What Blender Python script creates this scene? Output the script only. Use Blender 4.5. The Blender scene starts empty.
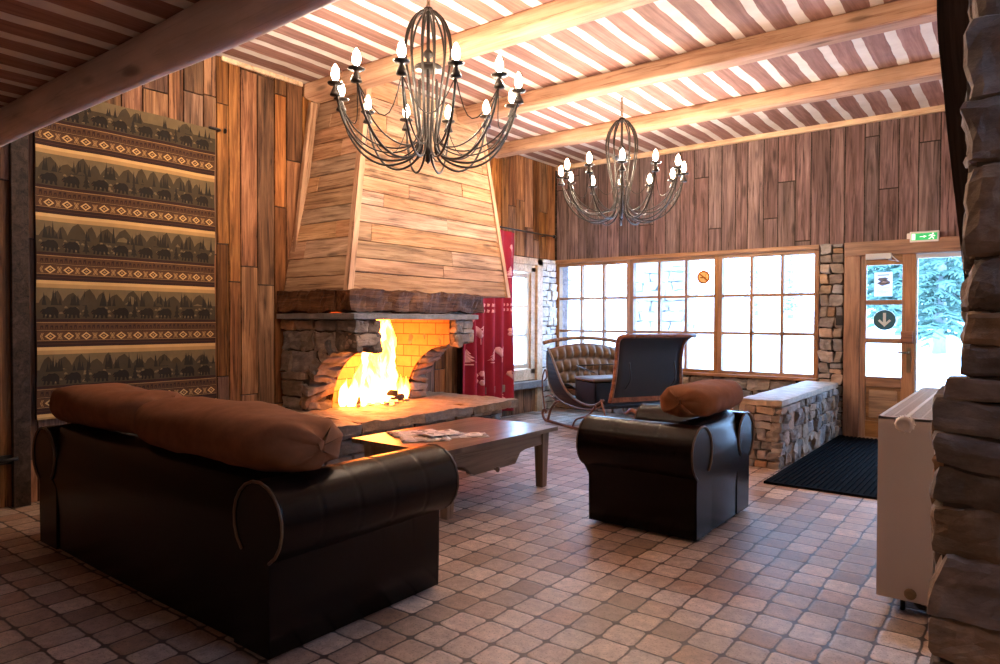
import bpy, math, random
from mathutils import Vector, Matrix, noise
R = math.radians
SC = bpy.context.scene
COL = SC.collection
PI = math.pi

# ---------------------------------------------------------------- camera
cam_d = bpy.data.cameras.new('camera')
cam = bpy.data.objects.new('camera', cam_d); COL.objects.link(cam)
cam_d.sensor_width = 36.0
cam_d.lens = 682.0 / 1000.0 * 36.0
cam_d.clip_start = 0.05; cam_d.clip_end = 300
cam.matrix_world = (Matrix.Translation((0, 0, 1.25)) @ Matrix.Rotation(R(37.5), 4, 'Z') @ Matrix.Rotation(R(-1.0), 4, 'X')
                    @ Matrix.Rotation(R(-0.2), 4, 'Y') @ Matrix.Rotation(R(90), 4, 'X'))
SC.camera = cam
# ---------------------------------------------------------------- light, exposure
BULB = 430.0        # candle bulbs, emission of the glass
FLAME = 24.0        # flames
FILL_LAMP = 30.0         # globe of the added fill lamp, unseen
SKY = 16.0           # winter daylight
SC.view_settings.view_transform = 'Standard'
SC.view_settings.look = 'None'
SC.view_settings.gamma = 1.0
SC.view_settings.use_curve_mapping = False
SC.view_settings.exposure = 0.32
w = bpy.data.worlds.new('sky'); SC.world = w; w.use_nodes = True
wn = w.node_tree.nodes; wl = w.node_tree.links
bg = wn['Background']; bg.inputs[0].default_value = (0.33, 0.58, 1.0, 1); bg.inputs[1].default_value = SKY
def portal(loc, rot, sx, sy):
    d = bpy.data.lights.new('window daylight portal', 'AREA'); d.shape = 'RECTANGLE'; d.size = sx; d.size_y = sy
    d.cycles.is_portal = True
    o = bpy.data.objects.new('daylight_portal', d); COL.objects.link(o); o.location = loc; o.rotation_euler = rot
portal((-3.55, 8.42, 1.33), (R(-90), 0, 0), 3.6, 1.6)
portal((-0.85, 8.42, 1.0), (R(-90), 0, 0), 1.2, 2.1)
portal((-5.55, 7.2, 1.2), (R(90), 0, R(-90)), 0.9, 1.6)
try:
    SC.cycles.use_denoising = True
    SC.cycles.denoiser = 'OPENIMAGEDENOISE'
    SC.cycles.sample_clamp_indirect = 6.0
    SC.cycles.max_bounces = 8
    SC.cycles.transparent_max_bounces = 24
    SC.cycles.caustics_reflective = False; SC.cycles.caustics_refractive = False
except Exception as e:
    print(e)

# ---------------------------------------------------------------- helpers
rnd = random.Random(7)
def rr(a, b): return rnd.uniform(a, b)
def V(*a): return Vector(a)

def tag(o, label=None, cat=None, group=None, kind=None):
    if label: o['label'] = label
    if cat: o['category'] = cat
    if group: o['group'] = group
    if kind: o['kind'] = kind
    return o

def thing(name, loc, rz, label, cat, group=None):
    o = bpy.data.objects.new(name, None); COL.objects.link(o)
    o.empty_display_size = 0.1
    o.location = loc; o.rotation_euler = (0, 0, rz)
    return tag(o, label, cat, group)

def copy_tree(o, parent=None):
    c = o.copy(); COL.objects.link(c)
    if parent: c.parent = parent
    for ch in list(o.children): copy_tree(ch, c)
    return c

def crv(pts, n=6, closed=False):
    """smooth curve through points"""
    P = [Vector(p) for p in pts]; out = []
    m = len(P)
    for i in range(m if closed else m - 1):
        if closed: a, b, c, d = P[(i-1) % m], P[i], P[(i+1) % m], P[(i+2) % m]
        else: a, b, c, d = P[max(i-1, 0)], P[i], P[i+1], P[min(i+2, m-1)]
        for k in range(n):
            t = k / n
            out.append(0.5*((2*b) + (c-a)*t + (2*a-5*b+4*c-d)*t*t + (3*b-a-3*c+d)*t**3))
    if not closed: out.append(P[-1].copy())
    return out

class MB:
    def __init__(s): s.v = []; s.f = []; s.t = []; s.g = []; s.m = []; s.sm = []
    def add(s, vs, fs, tone=None, mat=0, smooth=False, gc=None):
        b = len(s.v); tone = tone or (0.5, 0.5, 0.5)
        s.v += [Vector(p) for p in vs]
        s.t += [tone]*len(vs)
        s.g += [Vector(p) for p in (gc if gc else vs)]
        s.f += [tuple(b+i for i in f) for f in fs]
        s.m += [mat]*len(fs); s.sm += [smooth]*len(fs)
        return s
    def box(s, c, size, rot=None, tone=None, mat=0):
        c = Vector(c); h = Vector(size)/2
        vs = [Vector((x*h.x, y*h.y, z*h.z)) for x in (-1, 1) for y in (-1, 1) for z in (-1, 1)]
        if rot: vs = [rot @ p for p in vs]
        vs = [p + c for p in vs]
        return s.add(vs, [(0,1,3,2),(4,6,7,5),(0,4,5,1),(2,3,7,6),(0,2,6,4),(1,5,7,3)], tone, mat)
    def bb(s, p0, p1, **k):
        p0 = Vector(p0); p1 = Vector(p1)
        return s.box((p0+p1)/2, [abs(a) for a in (p1-p0)], **k)
    def hexa(s, q, n, tone=None, mat=0, gc=None):
        """quad q extruded by vector(s) n"""
        q = [Vector(p) for p in q]; n = Vector(n)
        vs = q + [p + n for p in q]
        g = None
        if gc: g = gc + gc
        return s.add(vs, [(3,2,1,0),(4,5,6,7),(0,1,5,4),(1,2,6,5),(2,3,7,6),(3,0,4,7)], tone, mat, gc=g)
    def prism(s, poly, n, tone=None, mat=0, smooth=False):
        poly = [Vector(p) for p in poly]; n = Vector(n); k = len(poly)
        s.add(poly + [p + n for p in poly], [tuple(reversed(range(k))), tuple(range(k, 2*k))] + [(i, (i+1) % k, (i+1) % k + k, i + k) for i in range(k)], tone, mat, smooth)
        return s
    def tube(s, path, rad, n=8, tone=None, mat=0, closed=False, flat=1.0):
        P = [Vector(p) for p in path]; m = len(P)
        rad = rad if isinstance(rad, (list, tuple)) else [rad]*m
        vs = []; fs = []
        t0 = (P[1]-P[0]).normalized()
        up = Vector((0, 0, 1)) if abs(t0.z) < 0.9 else Vector((1, 0, 0))
        nrm = t0.cross(up).normalized()
        for i in range(m):
            if closed: t = (P[(i+1) % m]-P[i-1])
            else: t = (P[min(i+1, m-1)] - P[max(i-1, 0)])
            if t.length < 1e-9: t = t0
            t = t.normalized()
            nrm = (nrm - t*nrm.dot(t))
            nrm = nrm.normalized() if nrm.length > 1e-6 else t.orthogonal().normalized()
            b = t.cross(nrm)
            for k in range(n):
                a = 2*PI*k/n
                vs.append(P[i] + (nrm*math.cos(a) + b*math.sin(a)*flat)*rad[i])
        for i in range(m if closed else m-1):
            for k in range(n):
                a = i*n+k; b_ = i*n+(k+1) % n; c = ((i+1) % m)*n
                fs.append((a, b_, c+(k+1) % n, c+k))
        if not closed:
            fs.append(tuple(reversed(range(n)))); fs.append(tuple((m-1)*n+k for k in range(n)))
        return s.add(vs, fs, tone, mat, True)
    def lathe(s, prof, c=(0,0,0), n=16, axis='z', tone=None, mat=0, smooth=True):
        c = Vector(c); vs = []; fs = []; m = len(prof)
        for r, z in prof:
            for k in range(n):
                a = 2*PI*k/n
                x, y = r*math.cos(a), r*math.sin(a)
                p = {'z': Vector((x, y, z)), 'y': Vector((x, z, y)), 'x': Vector((z, x, y))}[axis]
                vs.append(c + p)
        for i in range(m-1):
            for k in range(n): fs.append((i*n+k, i*n+(k+1) % n, (i+1)*n+(k+1) % n, (i+1)*n+k))
        fs.append(tuple(range(n))[::-1]); fs.append(tuple((m-1)*n+k for k in range(n)))
        return s.add(vs, fs, tone, mat, smooth)
    def grid(s, fn, nu, nv, tone=None, mat=0, smooth=True, thick=None, gcf=None):
        vs = []; fs = []; g = []
        for i in range(nu+1):
            for j in range(nv+1):
                u, v = i/nu, j/nv
                vs.append(Vector(fn(u, v)))
                g.append(gcf(u, v) if gcf else vs[-1])
        for i in range(nu):
            for j in range(nv):
                a = i*(nv+1)+j; fs.append((a, a+nv+1, a+nv+2, a+1))
        return s.add(vs, fs, tone, mat, smooth, gc=g)
    def build(s, name, mat, parent=None, org=None, bevel=0, sub=0, solid=0):
        """world coordinates when org is given (org = place of the thing), else local ones"""
        me = bpy.data.meshes.new(name)
        o_ = Vector(org) if org is not None else Vector((0, 0, 0))
        me.from_pydata([p - o_ for p in s.v], [], s.f)
        mats = mat if isinstance(mat, (list, tuple)) else [mat]
        for m in mats: me.materials.append(m)
        me.polygons.foreach_set('material_index', s.m)
        me.polygons.foreach_set('use_smooth', s.sm)
        a = me.attributes.new('tone', 'FLOAT_VECTOR', 'POINT'); a.data.foreach_set('vector', [x for t in s.t for x in t])
        a = me.attributes.new('gc', 'FLOAT_VECTOR', 'POINT'); a.data.foreach_set('vector', [x for t in s.g for x in t])
        me.update()
        o = bpy.data.objects.new(name, me); COL.objects.link(o)
        if parent is not None: o.parent = parent
        elif org is not None: o.location = org
        if solid:
            md = o.modifiers.new('s', 'SOLIDIFY'); md.thickness = solid; md.offset = 0
        if bevel:
            md = o.modifiers.new('b', 'BEVEL'); md.width = bevel; md.segments = 2; md.limit_method = 'ANGLE'; md.angle_limit = R(40)
        if sub:
            md = o.modifiers.new('u', 'SUBSURF'); md.levels = sub; md.render_levels = sub
        return o

# ---------------------------------------------------------------- materials
def newmat(name):
    m = bpy.data.materials.new(name); m.use_nodes = True
    nt = m.node_tree; b = nt.nodes['Principled BSDF']
    return m, nt, b
class NT:
    def __init__(s, nt): s.nt = nt; s.n = nt.nodes; s.l = nt.links
    def node(s, t, **k):
        x = s.n.new(t)
        for a, b in k.items(): setattr(x, a, b)
        return x
    def val(s, sock, v):
        if isinstance(v, bpy.types.NodeSocket): s.l.new(v, sock)
        else: sock.default_value = v
    def math(s, op, a, b=None, c=None):
        x = s.node('ShaderNodeMath', operation=op); s.val(x.inputs[0], a)
        if b is not None: s.val(x.inputs[1], b)
        if c is not None: s.val(x.inputs[2], c)
        return x.outputs[0]
    def attr(s, nm):
        x = s.node('ShaderNodeAttribute'); x.attribute_name = nm; return x.outputs['Vector']
    def sep(s, v):
        x = s.node('ShaderNodeSeparateXYZ'); s.val(x.inputs[0], v); return x.outputs
    def comb(s, a, b, c):
        x = s.node('ShaderNodeCombineXYZ')
        for i, q in enumerate((a, b, c)): s.val(x.inputs[i], q)
        return x.outputs[0]
    def vmath(s, op, a, b):
        x = s.node('ShaderNodeVectorMath', operation=op); s.val(x.inputs[0], a); s.val(x.inputs[1], b); return x.outputs[0]
    def noise(s, vec, scale, detail=4, rough=0.55, dist=0.0):
        x = s.node('ShaderNodeTexNoise'); s.val(x.inputs['Vector'], vec); x.inputs['Scale'].default_value = scale
        x.inputs['Detail'].default_value = detail; x.inputs['Roughness'].default_value = rough; x.inputs['Distortion'].default_value = dist
        return x.outputs['Fac']
    def ramp(s, fac, stops):
        x = s.node('ShaderNodeValToRGB'); s.val(x.inputs[0], fac)
        el = x.color_ramp.elements
        while len(el) < len(stops): el.new(0.5)
        for e, (p, c) in zip(el, stops): e.position = p; e.color = (*c, 1)
        return x.outputs[0]
    def mix(s, fac, a, b, mode='MIX'):
        x = s.node('ShaderNodeMix', data_type='RGBA', blend_type=mode)
        s.val(x.inputs[0], fac)
        for i, q in ((6, a), (7, b)):
            if isinstance(q, tuple): q = (*q, 1) if len(q) == 3 else q
            s.val(x.inputs[i], q)
        return x.outputs[2]
    def bump(s, h, strength=0.4, dist=0.01):
        x = s.node('ShaderNodeBump'); s.val(x.inputs['Height'], h); x.inputs['Strength'].default_value = strength; x.inputs['Distance'].default_value = dist
        return x.outputs[0]
def sc(c, k): return tuple(x*k for x in c)

def wood(name, dark, mid, light, rough=0.6, tonevar=0.5, grain=1.0, bump=0.5, knots=True):
    m, nt, b = newmat(name); N = NT(nt)
    b.inputs['Specular IOR Level'].default_value = .2 if rough > .45 else .5
    g = N.attr('gc'); t = N.sep(N.attr('tone'))
    off = N.comb(N.math('MULTIPLY', t[2], 37.0), N.math('MULTIPLY', t[0], 11.0), N.math('MULTIPLY', t[1], 5.0))
    gv = N.vmath('ADD', g, off)
    gs = N.vmath('MULTIPLY', gv, (1.3*grain, 16*grain, 16*grain))
    n1 = N.noise(gs, 1.0, 6, 0.62, 0.9)
    n2 = N.noise(N.vmath('MULTIPLY', gv, (2.5, 90, 90)), 1.0, 3, 0.6)
    n3 = N.noise(N.vmath('MULTIPLY', gv, (2.2, 5, 5)), 1.0, 3, 0.5, 0.3)
    f = N.math('MULTIPLY_ADD', n2, 0.25, N.math('MULTIPLY', n1, 0.8))
    n4 = N.noise(N.vmath('MULTIPLY', gv, (1.0, 34, 34)), 1.0, 4, 0.7, 1.6)
    f = N.math('ADD', f, N.math('MULTIPLY', N.ramp(n4, [(0.36, (1, 1, 1)), (0.44, (0, 0, 0))]), -0.16))
    c = N.ramp(f, [(0.30, dark), (0.50, mid), (0.68, light)])
    br = N.math('MULTIPLY_ADD', t[0], tonevar, 1.0 - tonevar*0.5)
    br = N.math('MULTIPLY', br, N.math('MULTIPLY_ADD', n3, 0.9, 0.55))
    c = N.mix(1.0, c, N.comb(br, br, br), 'MULTIPLY')
    if knots:
        vo = N.node('ShaderNodeTexVoronoi'); N.val(vo.inputs['Vector'], N.vmath('MULTIPLY', gv, (1.6, 5.5, 5.5))); vo.inputs['Scale'].default_value = 1.0
        kf = N.ramp(vo.outputs['Distance'], [(0.0, (0.25,)*3), (0.09, (0.45,)*3), (0.16, (1,)*3)])
        c = N.mix(0.8, c, kf, 'MULTIPLY')
    hs = N.node('ShaderNodeHueSaturation'); N.val(hs.inputs['Color'], c)
    N.val(hs.inputs['Hue'], N.math('MULTIPLY_ADD', t[1], 0.012, 0.494)); N.val(hs.inputs['Saturation'], N.math('MULTIPLY_ADD', t[2], 0.3, 0.78))
    N.val(b.inputs['Base Color'], hs.outputs[0]); b.inputs['Roughness'].default_value = rough
    N.val(b.inputs['Normal'], N.bump(f, bump, 0.006))
    return m

def stonemat(name, cols, rough=0.85, var=0.7, lich=0.3):
    m, nt, b = newmat(name); N = NT(nt)
    tc = N.node('ShaderNodeTexCoord').outputs['Object']; t = N.sep(N.attr('tone'))
    c = N.ramp(t[0], [(i/(len(cols)-1), q) for i, q in enumerate(cols)])
    n1 = N.noise(tc, 9, 8, 0.65); n2 = N.noise(tc, 45, 5, 0.6); n3 = N.noise(N.vmath('MULTIPLY', tc, (1, 1, 5)), 7, 4, 0.6, 0.4)
    k = N.math('MULTIPLY_ADD', n1, 1.3, 0.25); k = N.math('MULTIPLY', k, N.math('MULTIPLY_ADD', n3, 0.9, 0.5))
    k = N.math('MULTIPLY', k, N.math('MULTIPLY_ADD', t[1], var, 1-var*0.5))
    c = N.mix(1.0, c, N.comb(k, k, k), 'MULTIPLY')
    l = N.ramp(n1, [(0.55, (0, 0, 0)), (0.72, (1, 1, 1))])
    lf = N.math('MULTIPLY', l, lich)
    c = N.mix(lf, c, (0.42, 0.36, 0.28))
    N.val(b.inputs['Base Color'], c); b.inputs['Roughness'].default_value = rough
    N.val(b.inputs['Normal'], N.bump(N.math('ADD', n1, N.math('MULTIPLY', n2, 0.4)), 0.8, 0.012))
    return m

def plain(name, col, rough=0.5, metal=0.0, spec=0.5, bumpn=None, var=0.0, coat=0.0):
    m, nt, b = newmat(name); N = NT(nt)
    tc = N.node('ShaderNodeTexCoord').outputs['Object']
    n = N.noise(tc, 14, 4, 0.6)
    k = N.math('MULTIPLY_ADD', n, var*2, 1-var)
    N.val(b.inputs['Base Color'], N.mix(1.0, tuple(col), N.comb(k, k, k), 'MULTIPLY'))
    b.inputs['Roughness'].default_value = rough; b.inputs['Metallic'].default_value = metal
    b.inputs['Specular IOR Level'].default_value = spec; b.inputs['Coat Weight'].default_value = coat
    if bumpn: N.val(b.inputs['Normal'], N.bump(N.noise(tc, bumpn[0], 4, 0.6), bumpn[1], 0.004))
    return m

def emit(name, col, st):
    m, nt, b = newmat(name)
    b.inputs['Base Color'].default_value = (*col, 1)
    b.inputs['Emission Color'].default_value = (*col, 1); b.inputs['Emission Strength'].default_value = st
    return m

M = {}
M['plank'] = wood('weathered barn board', (0.028, 0.009, 0.003), (0.190, 0.076, 0.026), (0.40, 0.180, 0.066), 0.62, 0.9, 1.0, 0.6)
M['plank_far'] = wood('grey brown barn board', (0.026, 0.014, 0.013), (0.145, 0.086, 0.078), (0.265, 0.168, 0.155), 0.65, 0.6, 1.0, 0.6)
M['hood'] = wood('sawn larch board', (0.10, 0.042, 0.018), (0.37, 0.205, 0.110), (0.56, 0.355, 0.215), 0.6, 0.35, 1.0, 0.5)
M['beam'] = wood('round pine log', (0.27, 0.12, 0.065), (0.50, 0.28, 0.165), (0.62, 0.39, 0.25), 0.55, 0.25, 0.7, 0.25)
M['beam_grey'] = wood('greyed log', (0.48, 0.38, 0.37), (0.62, 0.50, 0.48), (0.70, 0.58, 0.56), 0.6, 0.2, 0.6, 0.3)
M['frame'] = wood('window pine', (0.11, 0.042, 0.013), (0.27, 0.115, 0.036), (0.38, 0.18, 0.065), 0.4, 0.25, 1.2, 0.2, False)
M['pale_frame'] = wood('pale pine', (0.40, 0.23, 0.12), (0.62, 0.42, 0.25), (0.74, 0.55, 0.36), 0.45, 0.2, 1.2, 0.2, False)
M['mantel'] = wood('hewn dark beam', (0.012, 0.005, 0.002), (0.085, 0.032, 0.011), (0.20, 0.085, 0.032), 0.55, 0.3, 1.0, 0.9)
M['dark_post'] = wood('dark timber', (0.008, 0.005, 0.004), (0.030, 0.018, 0.012), (0.06, 0.036, 0.024), 0.7, 0.3, 1.0, 0.6)
M['table'] = wood('waxed table wood', (0.085, 0.058, 0.040), (0.20, 0.142, 0.096), (0.28, 0.205, 0.145), 0.28, 0.3, 0.9, 0.12, False)
M['stone'] = stonemat('fieldstone', [(0.16, 0.12, 0.10), (0.26, 0.20, 0.15), (0.20, 0.19, 0.19), (0.34, 0.24, 0.16), (0.30, 0.28, 0.27), (0.38, 0.22, 0.12)])
M['stone_dark'] = stonemat('dark schist', [(0.10, 0.078, 0.065), (0.17, 0.13, 0.105), (0.13, 0.12, 0.115), (0.25, 0.16, 0.09), (0.32, 0.19, 0.10)], lich=0.2)
M['stone_daylit'] = stonemat('daylight paled stone', [(0.72, 0.71, 0.69), (0.82, 0.81, 0.79), (0.78, 0.78, 0.78), (0.85, 0.84, 0.82)], var=0.15)  # pale stone: daylight and outdoor glare put into the colour
M['mortar'] = plain('dark mortar', (0.075, 0.06, 0.05), 0.95, bumpn=(60, 0.6), var=0.3)
M['mortar_pale'] = plain('pale mortar', (0.55, 0.54, 0.52), 0.95, bumpn=(60, 0.6), var=0.3)  # joints of the outdoor post, lightened along with its painted glare
M['slab'] = stonemat('slate slab', [(0.20, 0.19, 0.19), (0.26, 0.25, 0.25)], 0.6, 0.4, 0.2)
M['hearth'] = stonemat('sandstone hearth', [(0.36, 0.27, 0.19), (0.44, 0.33, 0.23)], 0.6, 0.3, 0.2)
M['leather'] = plain('black brown leather', (0.006, 0.0030, 0.0028), 0.27, spec=0.15, bumpn=(160, 0.12), var=0.2)
M['leather_edge'] = plain('worn leather piping', (0.085, 0.045, 0.022), 0.4, var=0.3)
M['suede'] = plain('brown suede', (0.19, 0.078, 0.038), 0.95, spec=0.1, bumpn=(14, 0.5), var=0.4)
M['iron'] = plain('wrought iron', (0.013, 0.009, 0.007), 0.42, 0.0, spec=0.35, var=0.3)
M['brass'] = plain('aged bronze', (0.23, 0.17, 0.10), 0.35, 0.8, var=0.3)
M['black_metal'] = plain('black steel', (0.02, 0.018, 0.018), 0.4, 0.4)
M['white'] = plain('white enamel', (0.62, 0.56, 0.53), 0.35, var=0.03)
M['white_plastic'] = plain('white plastic', (0.68, 0.62, 0.58), 0.4)
M['grey_plastic'] = plain('grey door closer', (0.50, 0.50, 0.50), 0.4)
M['curtain'] = plain('crimson cloth', (0.30, 0.006, 0.028), 0.85, bumpn=(220, 0.15), var=0.12)
M['motif'] = plain('woven rose motif', (0.78, 0.38, 0.38), 0.85)
M['seat_fabric'] = plain('tan sleigh leather', (0.13, 0.082, 0.048), 0.42, bumpn=(90, 0.2), var=0.25)
M['sleigh_wood'] = wood('red brown sleigh wood', (0.06, 0.016, 0.006), (0.17, 0.055, 0.02), (0.28, 0.11, 0.045), 0.35, 0.2, 1.5, 0.15, False)
M['black_leather'] = plain('black dash leather', (0.010, 0.010, 0.013), 0.5, bumpn=(60, 0.3), var=0.3)
M['snow'] = plain('snow', (0.86, 0.88, 0.92), 0.9, bumpn=(3, 0.3), var=0.05)
M['needles_hazed'] = plain('haze paled needles', (0.55, 0.66, 0.70), 0.9, var=0.3)  # pale copy of the needles, window haze put into the colour
M['needles'] = plain('frosted spruce needles', (0.11, 0.19, 0.15), 0.9, var=0.5)
M['bark'] = plain('frosted bark', (0.30, 0.33, 0.33), 0.9, var=0.4)
M['paper'] = plain('paper', (0.72, 0.70, 0.66), 0.8)
def thinmat(name, col, k=.55):
    m, nt, b = newmat(name); N = NT(nt); out = nt.nodes['Material Output']
    tl = N.node('ShaderNodeBsdfTranslucent'); tl.inputs[0].default_value = (*col, 1)
    b.inputs['Base Color'].default_value = (*col, 1); b.inputs['Roughness'].default_value = .7
    mx = N.node('ShaderNodeMixShader'); mx.inputs[0].default_value = k
    N.l.new(b.outputs[0], mx.inputs[1]); N.l.new(tl.outputs[0], mx.inputs[2]); N.l.new(mx.outputs[0], out.inputs[0]); return m
M['notice'] = thinmat('thin printed notice paper', (0.80, 0.78, 0.86)); M['sticker'] = thinmat('thin cream sticker', (0.85, 0.50, 0.17), .16)
M['disc_white'] = thinmat('thin white sticker', (0.85, 0.87, 0.85))
M['ink'] = plain('grey ink', (0.14, 0.14, 0.17), 0.8)
M['ash'] = plain('ash and cinders', (0.22, 0.17, 0.14), 0.95, bumpn=(40, 1.0), var=0.6)
M['char'] = plain('charred log', (0.03, 0.02, 0.016), 0.9, bumpn=(30, 1.0), var=0.5)
M['ember'] = emit('glowing ember', (1.0, 0.28, 0.05), 7.0)
M['bulb'] = emit('lit candle bulb', (1.0, 0.75, 0.53), BULB)
M['teal'] = plain('teal disc', (0.012, 0.085, 0.12), 0.5)
M['sign_white'] = plain('sign white', (0.8, 0.82, 0.8), 0.5)
M['orange_ink'] = plain('orange sticker ink', (0.34, 0.10, 0.015), 0.8, spec=.1)
M['black_rubber'] = plain('black rubber', (0.005, 0.005, 0.006), 1.0, spec=0.03, bumpn=(90, 0.6), var=0.3)
M['exit_green'] = emit('lit green exit panel', (0.02, 0.42, 0.12), 0.55)
M['exit_white'] = emit('lit white pictogram', (0.8, 1.0, 0.85), 0.9)

def glassmat():
    m, nt, b = newmat('window glass'); N = NT(nt)
    out = nt.nodes['Material Output']; nt.nodes.remove(b)
    tr = N.node('ShaderNodeBsdfTransparent'); tr.inputs[0].default_value = (0.96, 0.98, 0.98, 1)
    gl = N.node('ShaderNodeBsdfGlossy'); gl.inputs['Roughness'].default_value = 0.02
    fr = N.node('ShaderNodeFresnel'); fr.inputs[0].default_value = 1.45
    mx = N.node('ShaderNodeMixShader'); ge = N.node('ShaderNodeNewGeometry'); N.l.new(N.math('MULTIPLY', fr.outputs[0], N.math('SUBTRACT', 1.0, ge.outputs['Backfacing'])), mx.inputs[0]); N.l.new(tr.outputs[0], mx.inputs[1]); N.l.new(gl.outputs[0], mx.inputs[2])
    N.l.new(mx.outputs[0], out.inputs[0]); return m
M['glass'] = glassmat()

def floormat():
    m, nt, b = newmat('tumbled terracotta tiles'); N = NT(nt)
    p = N.sep(N.node('ShaderNodeTexCoord').outputs['Object'])
    vec = N.comb(p[0], p[1], 0.0)
    wob = N.node('ShaderNodeTexNoise'); N.val(wob.inputs['Vector'], vec); wob.inputs['Scale'].default_value = 5.0; wob.inputs['Detail'].default_value = 2
    ws = N.sep(N.vmath('MULTIPLY', N.vmath('SUBTRACT', wob.outputs['Color'], (0.5, 0.5, 0.5)), (0.030, 0.030, 0)))
    x = N.math('DIVIDE', N.math('ADD', N.math('ADD', p[0], 1.170), ws[0]), 0.1455)
    y = N.math('DIVIDE', N.math('ADD', N.math('ADD', p[1], -2.36), ws[1]), 0.1535)
    cx = N.math('FLOOR', x); cy = N.math('FLOOR', y)
    fx = N.math('ABSOLUTE', N.math('SUBTRACT', N.math('FRACT', x), 0.5)); fy = N.math('ABSOLUTE', N.math('SUBTRACT', N.math('FRACT', y), 0.5))
    rad = 0.13; hb = 0.455 - rad
    qx = N.math('MAXIMUM', N.math('SUBTRACT', fx, hb), 0.0); qy = N.math('MAXIMUM', N.math('SUBTRACT', fy, hb), 0.0)
    d = N.math('SUBTRACT', N.math('SQRT', N.math('ADD', N.math('MULTIPLY', qx, qx), N.math('MULTIPLY', qy, qy))), rad)
    jag = N.noise(vec, 45, 3, 0.6)
    d = N.math('ADD', d, N.math('MULTIPLY_ADD', jag, 0.05, -0.025))
    mask = N.ramp(d, [(0.0, (1, 1, 1)), (0.028, (0, 0, 0))])     # 1 on the tile
    wn_ = N.node('ShaderNodeTexWhiteNoise', noise_dimensions='2D'); N.val(wn_.inputs['Vector'], N.comb(cx, cy, 0.0))
    rv = N.sep(wn_.outputs['Color'])
    tile = N.ramp(rv[0], [(0.0, (0.27, 0.18, 0.13)), (0.3, (0.42, 0.305, 0.235)), (0.7, (0.54, 0.43, 0.355)), (1.0, (0.36, 0.225, 0.15))])
    n1 = N.noise(vec, 22, 6, 0.7); n2 = N.noise(vec, 2.2, 3, 0.5); n3 = N.noise(vec, 110, 3, 0.6)
    k = N.math('MULTIPLY', N.math('MULTIPLY_ADD', n1, 1.7, 0.12), N.math('MULTIPLY_ADD', n2, 0.6, 0.70))
    k = N.math('MULTIPLY', k, N.math('MULTIPLY_ADD', rv[1], 0.45, 0.78))
    tile = N.mix(1.0, tile, N.comb(k, k, k), 'MULTIPLY')
    pit = N.ramp(n3, [(0.36, (0.35,)*3), (0.43, (1,)*3)])
    tile = N.mix(0.7, tile, pit, 'MULTIPLY')
    c = N.mix(mask, (0.05, 0.032, 0.025), tile)
    N.val(b.inputs['Base Color'], c)
    N.val(b.inputs['Roughness'], N.math('MULTIPLY_ADD', n1, 0.45, 0.28))
    edge = N.ramp(d, [(0.0, (1, 1, 1)), (0.03, (0, 0, 0))])
    soft = N.node('ShaderNodeMapRange'); N.val(soft.inputs[0], d); soft.inputs[1].default_value = -0.05; soft.inputs[2].default_value = 0.03; soft.inputs[3].default_value = 1; soft.inputs[4].default_value = 0
    h = N.math('ADD', N.math('MULTIPLY', soft.outputs[0], 1.0), N.math('MULTIPLY', n1, 0.35))
    h = N.math('ADD', h, N.math('MULTIPLY', rv[2], 0.25))
    N.val(b.inputs['Normal'], N.bump(h, 0.4, 0.005))
    return m
M['floor'] = floormat()

def ceilmat():
    m, nt, b = newmat('plaster and board ceiling'); N = NT(nt)
    p = N.sep(N.node('ShaderNodeTexCoord').outputs['Object'])
    tc = N.comb(p[0], p[1], 0.0)
    wv = N.noise(N.vmath('MULTIPLY', tc, (3.0, 1.6, 1)), 1.0, 3, 0.5)
    x = N.math('ADD', p[0], N.math('MULTIPLY_ADD', wv, 0.07, -0.035))
    x = N.math('DIVIDE', N.math('ADD', x, 1.18 + 0.0), 0.234)
    x = N.math('ADD', x, 0.5)
    cell = N.math('FLOOR', x); fr = N.math('ABSOLUTE', N.math('SUBTRACT', N.math('FRACT', x), 0.5))
    mask = N.ramp(fr, [(0.325, (1, 1, 1)), (0.335, (0, 0, 0))])
    wn_ = N.node('ShaderNodeTexWhiteNoise', noise_dimensions='1D'); N.val(wn_.inputs['W'], cell)
    rv = wn_.outputs['Value']
    g1 = N.noise(N.vmath('MULTIPLY', tc, (22, 1.2, 1)), 1.0, 6, 0.62, 0.8)
    g2 = N.noise(tc, 6, 5, 0.6)
    br = N.ramp(g1, [(0.3, (0.20, 0.095, 0.078)), (0.55, (0.33, 0.175, 0.145)), (0.75, (0.44, 0.26, 0.22))])
    k = N.math('MULTIPLY', N.math('MULTIPLY_ADD', rv, 0.3, 0.85), N.math('MULTIPLY_ADD', g2, 0.5, 0.75))
    br = N.mix(1.0, br, N.comb(k, k, k), 'MULTIPLY')
    pl = N.ramp(g2, [(0.3, (0.72, 0.66, 0.63)), (0.7, (0.86, 0.82, 0.79))])
    N.val(b.inputs['Base Color'], N.mix(mask, pl, br)); b.inputs['Roughness'].default_value = 0.75
    h = N.math('ADD', N.math('MULTIPLY', mask, 0.6), N.math('MULTIPLY', g1, 0.4))
    N.val(b.inputs['Normal'], N.bump(h, 0.4, 0.01))
    return m
M['ceiling'] = ceilmat()

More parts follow.
